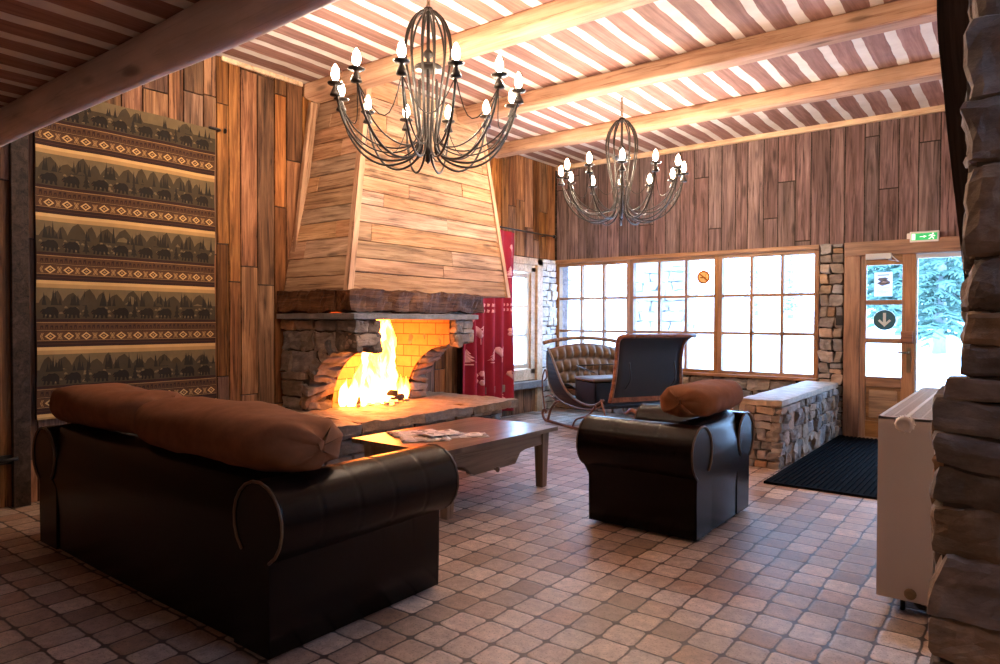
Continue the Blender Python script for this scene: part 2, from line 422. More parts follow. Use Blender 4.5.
def brickmat():
    m, nt, b = newmat('refractory brick'); N = NT(nt)
    g = N.attr('gc')
    br = N.node('ShaderNodeTexBrick'); N.val(br.inputs['Vector'], g)
    br.inputs['Color1'].default_value = (0.52, 0.30, 0.14, 1); br.inputs['Color2'].default_value = (0.42, 0.23, 0.10, 1)
    br.inputs['Mortar'].default_value = (0.10, 0.06, 0.04, 1); br.inputs['Scale'].default_value = 1.0
    br.inputs['Mortar Size'].default_value = 0.004; br.inputs['Brick Width'].default_value = 0.22; br.inputs['Row Height'].default_value = 0.11
    n = N.noise(g, 14, 4, 0.6); k = N.math('MULTIPLY_ADD', n, 0.6, 0.7)
    N.val(b.inputs['Base Color'], N.mix(1.0, br.outputs[0], N.comb(k, k, k), 'MULTIPLY')); b.inputs['Roughness'].default_value = 0.9
    N.val(b.inputs['Normal'], N.bump(N.math('SUBTRACT', n, br.outputs['Fac']), 0.5, 0.006))
    return m
M['brick'] = brickmat()

def flamemat():
    m, nt, b = newmat('flame'); N = NT(nt)
    out = nt.nodes['Material Output']; nt.nodes.remove(b)
    tc = N.node('ShaderNodeTexCoord').outputs['Object']
    t = N.sep(N.attr('tone'))            # tone.x = height along the tongue
    n = N.noise(N.vmath('MULTIPLY', tc, (9, 9, 4)), 1.0, 5, 0.6, 0.6)
    f = N.math('ADD', N.math('MULTIPLY', n, 0.9), N.math('MULTIPLY_ADD', t[0], -0.35, 0.25))
    c = N.ramp(f, [(0.25, (1.0, 0.08, 0.003)), (0.45, (1.0, 0.17, 0.014)), (0.65, (1.0, 0.33, 0.075))])
    em = N.node('ShaderNodeEmission'); N.val(em.inputs[0], c); em.inputs[1].default_value = FLAME
    tr = N.node('ShaderNodeBsdfTransparent')
    lw = N.node('ShaderNodeLayerWeight'); lw.inputs[0].default_value = 0.35
    a = N.math('ADD', lw.outputs['Facing'], N.math('MULTIPLY_ADD', n, -0.6, 0.3))
    a = N.ramp(a, [(0.25, (0.0,)*3), (0.85, (1,)*3)])
    mx = N.node('ShaderNodeMixShader'); N.l.new(a, mx.inputs[0]); N.l.new(em.outputs[0], mx.inputs[1]); N.l.new(tr.outputs[0], mx.inputs[2])
    N.l.new(mx.outputs[0], out.inputs[0]); return m
M['flame'] = flamemat()

def printmat():
    m, nt, b = newmat('newsprint'); N = NT(nt)
    g = N.attr('gc')
    s = N.sep(g)
    line = N.math('FRACT', N.math('MULTIPLY', s[1], 60)); col_ = N.math('FRACT', N.math('MULTIPLY', s[0], 13))
    l = N.math('GREATER_THAN', line, 0.5); cc = N.math('GREATER_THAN', col_, 0.12)
    blk = N.math('GREATER_THAN', N.noise(N.vmath('MULTIPLY', g, (1, 1, 0)), 14, 0, 0.5), 0.56)
    k = N.math('MAXIMUM', N.math('MULTIPLY', N.math('MULTIPLY', l, cc), 0.45), N.math('MULTIPLY', blk, 0.85))
    N.val(b.inputs['Base Color'], N.mix(k, (0.90, 0.89, 0.87), (0.18, 0.17, 0.17))); b.inputs['Roughness'].default_value = 0.8
    return m
M['print'] = printmat()

# tapestry colours
M['tap_sky'] = plain('tapestry pale gold', (0.560, 0.345, 0.130), 0.95, bumpn=(300, 0.3), var=0.15)
M['tap_olive'] = plain('tapestry olive', (0.050, 0.034, 0.015), 0.95, bumpn=(300, 0.3), var=0.35)
M['tap_hill'] = plain('tapestry grey hill', (0.145, 0.100, 0.044), 0.95, bumpn=(300, 0.3), var=0.35)
M['tap_tree'] = plain('tapestry dark tree', (0.018, 0.013, 0.007), 0.95, bumpn=(300, 0.3), var=0.3)
M['tap_bear'] = plain('tapestry bear brown', (0.012, 0.007, 0.004), 0.95, bumpn=(300, 0.3), var=0.2)
M['tap_brown'] = plain('tapestry brown', (0.080, 0.034, 0.012), 0.95, bumpn=(300, 0.3), var=0.25)
M['tap_maroon'] = plain('tapestry maroon', (0.028, 0.008, 0.005), 0.95, bumpn=(300, 0.3), var=0.2)
M['tap_gold'] = plain('tapestry gold thread', (0.380, 0.220, 0.080), 0.95, bumpn=(300, 0.3), var=0.2)

# ---------------------------------------------------------------- building blocks
def boards(mb, q, horiz=True, wmin=.12, wmax=.2, lmin=.6, lmax=2.4, thick=.02, gap=.004, jit=.006, rg=None, stagger=True, mat=0):
    """cover the quad q=[P00,P10,P11,P01] (u from 0 to 1, v from 0 to 2) with boards running along u (horiz) or along v"""
    rg = rg or rnd
    P00, P10, P11, P01 = [Vector(p) for p in q]
    if not horiz: P00, P10, P11, P01 = P00, P01, P11, P10
    nrm = (P10-P00).cross(P01-P00).normalized()
    if not horiz: nrm = -nrm
    H = ((P01-P00).length + (P11-P10).length)/2
    L0 = max((P10-P00).length, (P11-P01).length)
    def at(u, v): return (P00*(1-u)+P10*u)*(1-v) + (P01*(1-u)+P11*u)*v
    y = 0
    while y < H-1e-4:
        wd = rg.uniform(wmin, wmax)
        if H - y - wd < wmin*0.6: wd = H-y
        x = -rg.uniform(0, lmax) if stagger else 0
        while x < L0:
            ln = rg.uniform(lmin, lmax)
            a = max(x, 0)+gap/2; b = min(x+ln, L0)-gap/2
            x += ln
            if b-a < 0.02: continue
            u0, u1 = a/L0, b/L0; v0, v1 = (y+gap/2)/H, (y+wd-gap/2)/H
            d = rg.uniform(0, jit)
            qq = [at(u0, v0), at(u1, v0), at(u1, v1), at(u0, v1)]
            qq = [p - nrm*0.002 for p in qq]
            tn = (rg.random(), rg.random(), rg.random())
            gcs = [(a, y, 0), (b, y, 0), (b, y+wd, 0), (a, y+wd, 0)]
            mb.hexa(qq, nrm*(thick+d), tn, mat, gc=[Vector(g) for g in gcs])
        y += wd
    return mb

_st = None
def stone_template(n=4):
    vs = []; idx = {}; fs = []
    def vid(p):
        k = tuple(round(c*1000) for c in p)
        if k not in idx: idx[k] = len(vs); vs.append(Vector(p))
        return idx[k]
    for ax in range(3):
        for sg in (-1, 1):
            for i in range(n):
                for j in range(n):
                    c = []
                    for di, dj in ((0, 0), (1, 0), (1, 1), (0, 1)):
                        a = -1+2*(i+di)/n; b = -1+2*(j+dj)/n
                        p = [0, 0, 0]; p[ax] = sg; p[(ax+1) % 3] = a; p[(ax+2) % 3] = b
                        c.append(vid(p))
                    fs.append(tuple(c) if sg > 0 else tuple(reversed(c)))
    return vs, fs
ST = stone_template(6)
def stone(mb, c, ax, size, rg, rough=1.0, mat=0, rad=0.22):
    """ax = 3 unit vectors, size = full extents"""
    vs, fs = ST; h = [s/2 for s in size]
    r = min(h)*rad; sd = Vector((rg.uniform(-50, 50), rg.uniform(-50, 50), rg.uniform(-50, 50)))
    out = []
    skew = rg.uniform(-.22, .22)*rough; sk2 = rg.uniform(-.16, .16)*rough
    for p in vs:
        q = [p[i]*h[i] for i in range(3)]
        cl = [max(-(h[i]-r), min(h[i]-r, q[i])) for i in range(3)]
        dv = Vector([q[i]-cl[i] for i in range(3)])
        if dv.length > 1e-9: dv = dv.normalized()*r
        q = Vector(cl) + dv
        nz = noise.noise_vector(Vector((q.x*9, q.y*9, q.z*9)) + sd) + noise.noise_vector(Vector((q.x*28, q.y*28, q.z*28)) + sd)*.45
        q = q + nz*min(0.17*min(h[0], h[1])*2, .024)*rough
        q.x += skew*q.y; q.y += sk2*q.x*0.4
        out.append(Vector(c) + ax[0]*q.x + ax[1]*q.y + ax[2]*q.z)
    mb.add(out, fs, (rg.random(), rg.random(), rg.random()), mat, False)

def stones(mb, o, u, v, n, W, H, hmin=.07, hmax=.16, lmin=.12, lmax=.34, depth=.08, gap=.012, rg=None, clip=None, rough=1.0, rad=.35, out=.03, mat=0):
    rad *= .6
    """masonry on the rectangle from o along u (W) and v (H); n = outward normal"""
    rg = rg or rnd
    o = Vector(o); u = Vector(u).normalized(); v = Vector(v).normalized(); n = Vector(n).normalized()
    y = 0
    while y < H-1e-3:
        h = rg.uniform(hmin, hmax)
        if H-y-h < hmin*.7: h = H-y
        x0, x1 = (0, W) if clip is None else clip(y + h/2)
        x = x0
        while x < x1-1e-3:
            l = rg.uniform(lmin, lmax)
            if x1-x-l < lmin*.7: l = x1-x
            subs = [(y, h)]
            if h > .11 and l < .22 and rg.random() < .3:
                k = rg.uniform(.35, .65); subs = [(y, h*k), (y+h*k, h*(1-k))]
            for yy, hh in subs:
                c = o + u*(x+l/2) + v*(yy+hh/2) + n*(out - depth/2 + rg.uniform(-.012, .012)*rough)
                stone(mb, c, (u, v, n), (l-gap, hh-gap, depth), rg, rough, mat, rad)
            x += l
        y += h
    return mb

X, Y, Z = V(1, 0, 0), V(0, 1, 0), V(0, 0, 1)
XW, YB, H1, H2 = -5.3, 8.2, 3.43, 2.52     # left wall, back wall, high ceiling, low ceiling
YL = 1.60                                    # edge of the low ceiling
struct = lambda o: tag(o, kind='structure')

# ---------------------------------------------------------------- shell
mb = MB(); mb.bb((XW-.3, -2.6, -.12), (2.2, YB+.3, 0)); struct(mb.build('floor', M['floor']))
mb = MB(); mb.bb((XW-.3, YL-.08, H1), (2.2, YB+.3, H1+.12)); struct(mb.build('ceiling', M['ceiling']))
mb = MB(); mb.bb((XW-.3, -2.6, H2), (2.2, YL-.02, H2+.12)); struct(mb.build('ceiling', M['ceiling']))
mb = MB()
mb.bb((XW-.3, -2.6, H2+.12), (2.2, YL-.12, H1+.12))
boards(mb, [(2.2, YL-.12, H2+.0), (XW, YL-.12, H2+.0), (XW, YL-.12, H1), (2.2, YL-.12, H1)], False, .14, .22, .8, 1.2)
struct(mb.build('wall_mezzanine', M['plank']))
# left wall: core with an opening for the window, then boards
mb = MB(); wy0, wy1, wz0, wz1 = 6.55, 7.64, 0.55, 2.02
for a, b in (((XW-.3, -2.6, 0), (XW-.03, wy0, H1)), ((XW-.09, wy1, 0), (XW-.03, YB+.03, H1)), ((XW-.3, wy0, 0), (XW-.03, wy1, wz0)), ((XW-.3, wy0, wz1), (XW-.03, wy1, H1))):
    mb.bb(a, b, mat=1)
rg = random.Random(3)
def lw(y0, y1, z0, z1, **k): boards(mb, [(XW-.03, y0, z0), (XW-.03, y1, z0), (XW-.03, y1, z1), (XW-.03, y0, z1)], False,   .10, .21, .8, 2.6, .022, .011, .008, rg, **k)
lw(-2.6, 5.3, 0, H1); lw(5.3, 6.4, 0, H1); lw(6.4, 8.2, 2.1, H1); lw(6.4, 7.85, 0, .34)
struct(mb.build('wall_left', [M['plank'], M['dark_post']]))
# back wall
mb = MB()
mb.bb((XW-.3, YB+.03, 2.06), (2.2, YB+.3, H1), mat=1); mb.bb((XW-.3, YB+.03, 0), (-1.81, YB+.3, .58), mat=1); mb.bb((-1.81, YB+.04, 0), (-1.55, YB+.3, 2.1), mat=1); mb.bb((-.25, YB+.03, 0), (2.2, YB+.3, 2.1), mat=1)
rg = random.Random(5)
boards(mb, [(2.2, YB+.03, 2.09), (XW, YB+.03, 2.09), (XW, YB+.03, H1-.05), (2.2, YB+.03, H1-.05)], False, .12, .2, 1.0, 3.4, .025, .012, .008, rg)
boards(mb, [(2.2, YB+.03, 0), (-.24, YB+.03, 0), (-.24, YB+.03, 2.09), (2.2, YB+.03, 2.09)], False, .12, .2, 1.0, 3.4, .025, .012, .008, rg)
mb.bb((XW-.3, YB+.03, .5), (-5.272, YB+.3, 2.1))
struct(mb.build('wall_back', [M['plank_far'], M['dark_post']]))
mb = MB(); mb.bb((2.0, -2.6, 0), (2.2, 2.4, H2)); boards(mb, [(2.0, 2.4, 0), (2.0, -2.6, 0), (2.0, -2.6, H2), (2.0, 2.4, H2)], False); struct(mb.build('wall_right', M['plank']))
mb = MB(); mb.bb((XW-.3, -2.8, 0), (2.2, -2.6, H2+.2)); boards(mb, [(XW, -2.6, 0), (2.0, -2.6, 0), (2.0, -2.6, H2), (XW, -2.6, H2)], False); struct(mb.build('wall_front', M['plank']))
mb = MB(); mb.bb((-.16, 3.02, 0), (0.1, YB, H1)); struct(mb.build('wall_right', M['mortar_pale']))
# trims
def trim(n, a, b, mat=None): mb = MB(); mb.bb(a, b, tone=(.7, .5, .5)); struct(mb.build('trim_%d' % n, mat or M['pale_frame'], bevel=.004))
trim(1, (XW+.01, YB-.03, H1-.06), (-.19, YB+.02, H1-.001))
trim(2, (XW-.005, 4.0-.9, H1-.04), (XW+.015, 3.9, H1-.001))
trim(3, (XW+.002, 1.60, .0), (XW+.045, 1.70, 2.55), M['dark_post'])
trim(4, (XW+.01, 6.40, .45), (XW+.07, 6.50, 2.1), M['frame'])

# masonry under the windows, the pier by the door, the corner pier with daylight painted pale
mb = MB(); stones(mb, (XW, YB+.02, 0), X, Z, -Y, -1.9-XW, .57, rg=random.Random(2), hmin=.09, hmax=.17)
mb.bb((XW, YB-.03, .575), (-1.81, YB+.2, .60))
tag(mb.build('stone_sill_wall', M['stone'], org=(-3.6, YB, 0)), 'low band of rough brown stonework running under the row of windows', 'wall')
mb = MB()
stones(mb, (-1.80, YB-.02, 0), X, Z, -Y, .24, 2.10, rg=random.Random(8), lmin=.07, lmax=.16, hmin=.07, hmax=.15)
tag(mb.build('stone_pier', M['stone'], org=(-1.68, YB, 0)), 'narrow grey stone pier between the right-hand window and the wooden door', 'pillar')
mb = MB()
stones(mb, (XW-.01, 7.84, 0), Y, Z, X, .37, 2.10, rg=random.Random(9), lmin=.10, lmax=.2, hmin=.07, hmax=.14, depth=.05, out=.03)
tag(mb.build('stone_pier', M['stone_daylit'], org=(XW, 8.0, 0)), 'stone pier with pale daylight in its colour, in the far left corner beside the left-hand window', 'pillar')

# ---------------------------------------------------------------- beams
def log(name, y, z, r, x0, x1, mat, label, wob=.01, sq=.5, seed=0, r2=None, hz=None):
    """a log along X, squarish section when sq is high"""
    rg_ = random.Random(seed); n = 20; m = 40; vs = []; fs = []
    ry = r; rz = hz or r
    sd = V(rg_.uniform(0, 50), rg_.uniform(0, 50), 0)
    for i in range(m+1):
        x = x0+(x1-x0)*i/m
        k = 1 + noise.noise(V(x*.9, 0, 0)+sd)*.08
        dy = noise.noise(V(x*.5, 7, 0)+sd)*wob; dz = noise.noise(V(x*.5, 17, 0)+sd)*wob
        for j in range(n):
            a = 2*PI*j/n; ca, sa = math.cos(a), math.sin(a)
            e = 2/(2+6*sq)
            py = math.copysign(abs(ca)**e, ca); pz = math.copysign(abs(sa)**e, sa)
            vs.append(V(x, y+dy+py*ry*k, z+dz+pz*rz*k))
    for i in range(m):
        for j in range(n): fs.append((i*n+j, i*n+(j+1) % n, (i+1)*n+(j+1) % n, (i+1)*n+j))
    fs.append(tuple(range(n))); fs.append(tuple(reversed([m*n+j for j in range(n)])))
    mb = MB(); mb.add(vs, fs, (rg_.random(), .5, .5), 0, True)
    o = mb.build(name, mat, org=((x0+x1)/2, y, z)); tag(o, label, 'beam'); return o
log('ceiling_beam', 4.02, 3.36, .10, XW+.01, 2.2, M['beam'], 'pale squared pine beam above the nearer chandelier, meeting the top of the fireplace hood', .006, .5, 1, hz=.075)
log('ceiling_beam', 5.42, 3.36, .10, XW+.01, -.19, M['beam'], 'pale squared pine beam just in front of the farther chandelier, second from the windows', .006, .5, 2, hz=.075)
log('ceiling_beam', 6.77, 3.36, .10, XW+.01, -.19, M['beam'], 'pale squared pine beam nearest the back wall, beyond the farther chandelier', .006, .5, 3, hz=.075)
log('ceiling_beam', 1.50, 2.44, .095, XW+.01, 2.0, M['beam_grey'], 'thick round grey-brown log edging the low dark ceiling at upper left', .012, .0, 4)

# ---------------------------------------------------------------- windows
def sash(parent, x0, x1, z0, z1, nc, nr, y, mat, fw=.055, mw=.022, d=.05, axis='x', first='casing'):
    """grid frame between x0..x1,z0..z1 at depth y"""
    def P(a, b, c): return (a, b, c) if axis == 'x' else (b, a, c)
    mb = MB()
    def bar(a0, a1, c0, c1, dd):
        ln = a1-a0 > c1-c0
        t = (rnd.random(), rnd.random(), rnd.random())
        p0 = V(*P(a0, y-dd/2, c0)); p1 = V(*P(a1, y+dd/2, c1))
        b0 = len(mb.v); mb.bb(p0, p1, tone=t)
        for i in range(b0, len(mb.v)):
            q = mb.v[i]; al = (q.x if axis == 'x' else q.y); mb.g[i] = V(al, q.z, 0) if ln else V(q.z, al, 0)
    bar(x0, x0+fw, z0, z1, d); bar(x1-fw, x1, z0, z1, d); bar(x0+fw, x1-fw, z0, z0+fw, d); bar(x0+fw, x1-fw, z1-fw, z1, d)
    iw, ih = x1-x0-2*fw, z1-z0-2*fw
    for i in range(1, nc): c = x0+fw+iw*i/nc; bar(c-mw/2, c+mw/2, z0+fw, z1-fw, d*.8)
    for j in range(1, nr): c = z0+fw+ih*j/nr; bar(x0+fw, x1-fw, c-mw/2, c+mw/2, d*.7)
    f = mb.build(first, mat, parent, bevel=.003, org=parent.location)
    g = MB(); g.bb(P(x0+fw, y-.003, z0+fw), P(x1-fw, y+.003, z1-fw)); g.build('glass', M['glass'], parent, org=parent.location)
    return f
wx = [-5.285, -4.135, -2.955, -1.815]
for i in range(3):
    w_ = bpy.data.objects.new('window_%d' % (i+1), None); COL.objects.link(w_); w_.location = ((wx[i]+wx[i+1])/2, YB+.05, .6); struct(w_)
    sash(w_, wx[i], wx[i+1], .60, 2.055, 3, 3, YB+.05, M['frame'], fw=.05, mw=.034, d=.09)
trim(5, (XW+.01, YB-.035, 2.05), (-1.81, YB+.03, 2.10), M['frame'])
trim(6, (XW+.01, YB-.045, .575), (-1.81, YB+.03, .61), M['frame'])
# window in the left wall
w_ = bpy.data.objects.new('window_4', None); COL.objects.link(w_); w_.location = (XW, 7.2, .34); struct(w_)
sash(w_, 6.62, 7.60, .60, 1.88, 2, 3, XW-.05, M['pale_frame'], fw=.06, mw=.03, d=.05, axis='y', first='sash')
mb = MB(); O = w_.location
for y0, y1, z0, z1, x1 in ((7.60, 7.70, .52, 1.97, -.0), (7.71, 7.84, .0, 2.09, .03), (6.5, 7.70, 1.90, 2.0, -.0), (6.5, 7.84, 2.0, 2.09, .03), (6.5, 7.70, .44, .59, .0)):
    mb.bb((XW-.12, y0, z0), (XW+x1, y1, z1), tone=(rnd.random(), .5, .5))
mb.build('casing', M['pale_frame'], w_, org=O, bevel=.005)
mb = MB(); mb.bb((XW-.1, 6.5, .34), (XW+.10, 7.85, .43)); mb.build('sill', M['slab'], w_, org=O, bevel=.006)

# ---------------------------------------------------------------- door
dr = bpy.data.objects.new('door_1', None); COL.objects.link(dr); dr.location = (-1.15, YB, 0); struct(dr); O = dr.location
mb = MB()
def vb(mb, a, b, vert=True, mat=0):
    t = (rnd.random(), rnd.random(), rnd.random()); b0 = len(mb.v); mb.bb(a, b, tone=t, mat=mat)
    for i in range(b0, len(mb.v)): q = mb.v[i]; mb.g[i] = V(q.z, q.x, q.y) if vert else V(q.x, q.z, q.y)
vb(mb, (-1.55, YB-.05, 0), (-1.392, YB+.12, 2.0)); vb(mb, (-1.55, YB-.06, 1.95), (-.16, YB+.12, 2.10), False); vb(mb, (-.27, YB-.05, 0), (-.16, YB+.12, 1.95)); vb(mb, (-1.40, YB-.05, 0), (-.88, YB+.12, .014), False)
mb.build('casing', M['frame'], dr, org=O, bevel=.006)
mb = MB(); y0, y1 = YB-.03, YB+.02
vb(mb, (-1.40, y0, .004), (-1.335, y1, 1.955)); vb(mb, (-1.005, y0, .004), (-.885, y1, 1.955))
for z0, z1 in ((1.845, 1.955), (1.425, 1.477), (1.02, 1.074), (.555, .663), (.014, .19)): vb(mb, (-1.335, y0, z0), (-1.005, y1, z1), False)
vb(mb, (-1.335, y0+.015, .19), (-1.005, y1-.01, .555), False)
vb(mb, (-1.30, y0+.004, .225), (-1.04, y1-.01, .52), False)
leaf = mb.build('door_leaf', M['frame'], dr, org=O, bevel=.005)
for z0, z1 in ((1.477, 1.845), (1.074, 1.425), (.663, 1.02)):
    g = MB(); g.bb((-1.335, YB-.006, z0), (-1.005, YB+.0, z1)); g.build('pane', M['glass'], leaf, org=O)
mb = MB(); mb.bb((-1.01, y0-.03, 1.03), (-.90, y0, 1.15)); mb.build('lock_box', M['sleigh_wood'], leaf, org=O, bevel=.004)
mb = MB(); mb.bb((-.955, y0-.01, .72), (-.92, y0, .98)); mb.tube([(-.937, y0, .93), (-.937, y0-.05, .93), (-1.03, y0-.055, .93)], .009, 8); mb.build('door_handle', M['brass'], leaf, org=O)
mb = MB(); mb.bb((-1.34, y0-.05, 1.905), (-1.10, y0-.001, 1.965)); mb.tube([(-1.13, y0-.04, 1.90), (-1.03, y0-.07, 1.87), (-1.12, y0-.03, 1.955)], .008, 6); mb.build('door_closer', M['grey_plastic'], dr, org=O, bevel=.006)
w5 = bpy.data.objects.new('window_5', None); COL.objects.link(w5); w5.location = (-.58, YB, 0); struct(w5); O = w5.location
mb = MB(); mb.bb((-.888, YB-.02, .0), (-.868, YB+.04, 1.945)); mb.bb((-.29, YB-.02, .0), (-.272, YB+.04, 1.945)); mb.bb((-.868, YB-.02, 0), (-.29, YB+.04, .03)); mb.bb((-.868, YB-.02, 1.90), (-.29, YB+.04, 1.945))
mb.build('casing', M['grey_plastic'], w5, org=O)
g = MB(); g.bb((-.868, YB+.005, .03), (-.29, YB+.011, 1.90)); g.build('glass', M['glass'], w5, org=O)

# ---------------------------------------------------------------- stone pillar at right, timber brace
mb = MB(); yp = 2.42; ux = 1
mb.bb((-.185, yp+.022, 0), (1.9, yp+.45, 1.02), mat=1); mb.bb((-.115, yp+.022, 1.0), (1.9, yp+.45, H1), mat=1)
rg = random.Random(21)
stones(mb, (-.210, yp+.02, 0), X, Z, -Y, .95, 1.02, hmin=.05, hmax=.19, lmin=.12, lmax=.34, depth=.14, gap=.0, rg=rg, out=.03, rad=.45, rough=.95)
stones(mb, (-.190, yp+.02, 1.015), X, Z, -Y, .9, .075, hmin=.06, hmax=.07, lmin=.14, lmax=.3, depth=.14, gap=.008, rg=rg, out=.03)
stones(mb, (-.140, yp+.02, 1.085), X, Z, -Y, .9, 1.9, hmin=.15, hmax=.29, lmin=.10, lmax=.24, depth=.14, gap=.0, rg=rg, out=.03, rad=.55, rough=1.0)
stones(mb, (-.20, yp+.46, 0), -Y, Z, -X, .38, 1.02, hmin=.07, hmax=.16, lmin=.12, lmax=.25, depth=.1, gap=.01, rg=rg, out=.02)
stones(mb, (-.125, yp+.46, 1.03), -Y, Z, -X, .38, 1.9, hmin=.12, hmax=.24, lmin=.12, lmax=.25, depth=.1, gap=.01, rg=rg, out=.015)
tag(mb.build('stone_pillar', [M['stone_dark'], M['mortar']], org=(.3, yp, 0)), 'massive rough dark stone pillar at the right edge beside the radiator, wider at its foot', 'pillar')
mb = MB()
pts = crv([(-.245, 2.98, 3.35), (-.262, 2.98, 2.45), (-.235, 2.98, 2.05), (-.205, 2.98, 1.75), (-.165, 2.98, 1.38), (-.140, 2.98, 1.12)], 6)
n = len(pts)
for i in range(n-1):
    a, b = pts[i], pts[i+1]; wa = .15-.09*(i/n); wb = .15-.09*((i+1)/n)
    mb.hexa([a, a+V(wa, 0, 0), b+V(wb, 0, 0), b], (0, -.09, 0), (.3, .5, .5), gc=[V(a.z, 0, 0), V(a.z, .15, 0), V(b.z, .15, 0), V(b.z, 0, 0)])
tag(mb.build('timber_brace', M['dark_post'], org=(-.2, 2.95, 1.1)), 'dark curved timber brace rising beside the stone pillar at upper right', 'beam')

# ---------------------------------------------------------------- fireplace
FO = V(-4.8, 4.6, 0)
fp = thing('fireplace', FO, 0, 'large stone fireplace with raised hearth and tall tapered wooden hood on the left wall', 'fireplace')
hz = .45
mb = MB(); rg = random.Random(31)
mb.bb((XW+.0, 2.92, 0), (-4.24, 5.52, .36), mat=1)
stones(mb, (-4.24, 5.52, 0), -Y, Z, X, 2.62, .37, rg=rg, hmin=.07, hmax=.13, lmin=.12, lmax=.34, depth=.1)
stones(mb, (-4.24, 2.90, 0), -X, Z, -Y, 1.05, .37, rg=rg, depth=.1); stones(mb, (XW+.02, 5.52, 0), X, Z, Y, 1.05, .37, rg=rg, depth=.1)
mb.build('hearth_base', [M['stone'], M['mortar']], fp, org=FO)
def roughslab(mb, p0, p1, nx, ny, amp=.008, tone=(.5, .5, .5), seed=0, nz=2, mat=0, side=None):
    """slab with irregular edges"""
    p0 = V(*p0); p1 = V(*p1); c = (p0+p1)/2; h = (p1-p0)/2; sd = V(seed*3.7, 0, 0); vs = []; fs = []; idx = {}
    def vid(i, j, k):
        key = (i, j, k)
        if key in idx: return idx[key]
        p = V(p0.x+(p1.x-p0.x)*i/nx, p0.y+(p1.y-p0.y)*j/ny, p0.z+(p1.z-p0.z)*k/nz)
        if (k in (0, nz)) and (i in (0, nx) or j in (0, ny)): p.z += -.006 if k == nz else .006
        p += V(*noise.noise_vector(p*6+sd))*amp + V(*noise.noise_vector(p*22+sd))*amp*.5
        idx[key] = len(vs); vs.append(p); return idx[key]
    for i in range(nx):
        for j in range(ny):
            fs.append((vid(i, j, nz), vid(i+1, j, nz), vid(i+1, j+1, nz), vid(i, j+1, nz))); fs.append((vid(i, j, 0), vid(i, j+1, 0), vid(i+1, j+1, 0), vid(i+1, j, 0)))
    for k in range(nz):
        for i in range(nx):
            fs.append((vid(i, 0, k), vid(i+1, 0, k), vid(i+1, 0, k+1), vid(i, 0, k+1))); fs.append((vid(i, ny, k), vid(i, ny, k+1), vid(i+1, ny, k+1), vid(i+1, ny, k)))
        for j in range(ny):
            fs.append((vid(0, j, k), vid(0, j, k+1), vid(0, j+1, k+1), vid(0, j+1, k))); fs.append((vid(nx, j, k), vid(nx, j+1, k), vid(nx, j+1, k+1), vid(nx, j, k+1)))
    mb.add(vs, fs, tone, mat, False)
    if side is not None:
        for q in range(len(mb.f)-len(fs)+2*nx*ny, len(mb.f)): mb.m[q] = side
mb = MB(); ys = [2.86, 3.55, 4.25, 4.9, 5.62]
for i in range(4): roughslab(mb, (XW+.0, ys[i]+.003, .36), (-4.07, ys[i+1]-.003, hz), 26, 18, .015, (rnd.random(), rnd.random(), .5), i, 3, 0, 1)
mb.build('hearth_slab', [M['hearth'], M['stone_dark']], fp, org=FO)
ARX, ARZ = .60, .57      # arch
def archx(z):            # front line of the corbel at height z above the hearth
    if z >= ARZ: return -4.29
    return -4.93 + ARX*(1-math.sqrt(max(0, 1-(z/ARZ)**2)))
def corbel(y0, y1, seed):
    mb = MB(); rg = random.Random(seed)
    prof = [(XW+.02, hz)] + [(archx(z)-.05, hz+z) for z in [ARZ*k/10 for k in range(11)]] + [(-4.31, hz+ARZ), (-4.31, 1.25), (XW+.02, 1.25)]
    mb.prism([(x, y0+.03, z) for x, z in prof], (0, y1-y0-.06, 0), mat=1)
    clip = lambda y: (0, archx(y)-XW-.10 if y < ARZ else archx(y)-XW)
    for yy, nn in ((y0+.015, -Y), (y1-.015, Y)):
        stones(mb, (XW+.01, yy, hz), X, Z, nn, 1, 1.25-hz-.001, hmin=.07, hmax=.19, lmin=.13, lmax=.38, depth=.09, rg=rg, clip=clip, out=.015, gap=.008, rad=.4)
    # arch stones
    N_ = 11; t = 0
    for k in range(N_):
        t0, t1 = (k+.06)/N_*PI/2, (k+.94)/N_*PI/2; tm = (t0+t1)/2
        def pt(t): return V(-4.93+ARX*(1-math.cos(t)), 0, hz+ARZ*math.sin(t))
        a, b = pt(t0), pt(t1); tg = (b-a); l = tg.length; tg.normalize(); nr = V(-tg.z, 0, tg.x)
        if nr.x > 0: nr = -nr
        d = .12*rg.uniform(.8, 1.25)
        stone(mb, (a+b)/2 + nr*(d/2-.01) + V(0, (y0+y1)/2, 0), (tg, Y, nr), (l, y1-y0+.03*rg.uniform(-1, 1), d), rg, 1.8, 0, .3)
    stones(mb, (-4.30, y1, hz+ARZ+.01), -Y, Z, X, y1-y0, 1.245-hz-ARZ-.01, hmin=.09, hmax=.13, lmin=.13, lmax=.25, depth=.09, rg=rg, out=.02, gap=.008)
    mb.build('corbel', [M['stone'], M['mortar']], fp, org=FO)

corbel(3.66, 3.94, 41); corbel(4.90, 5.16, 42)
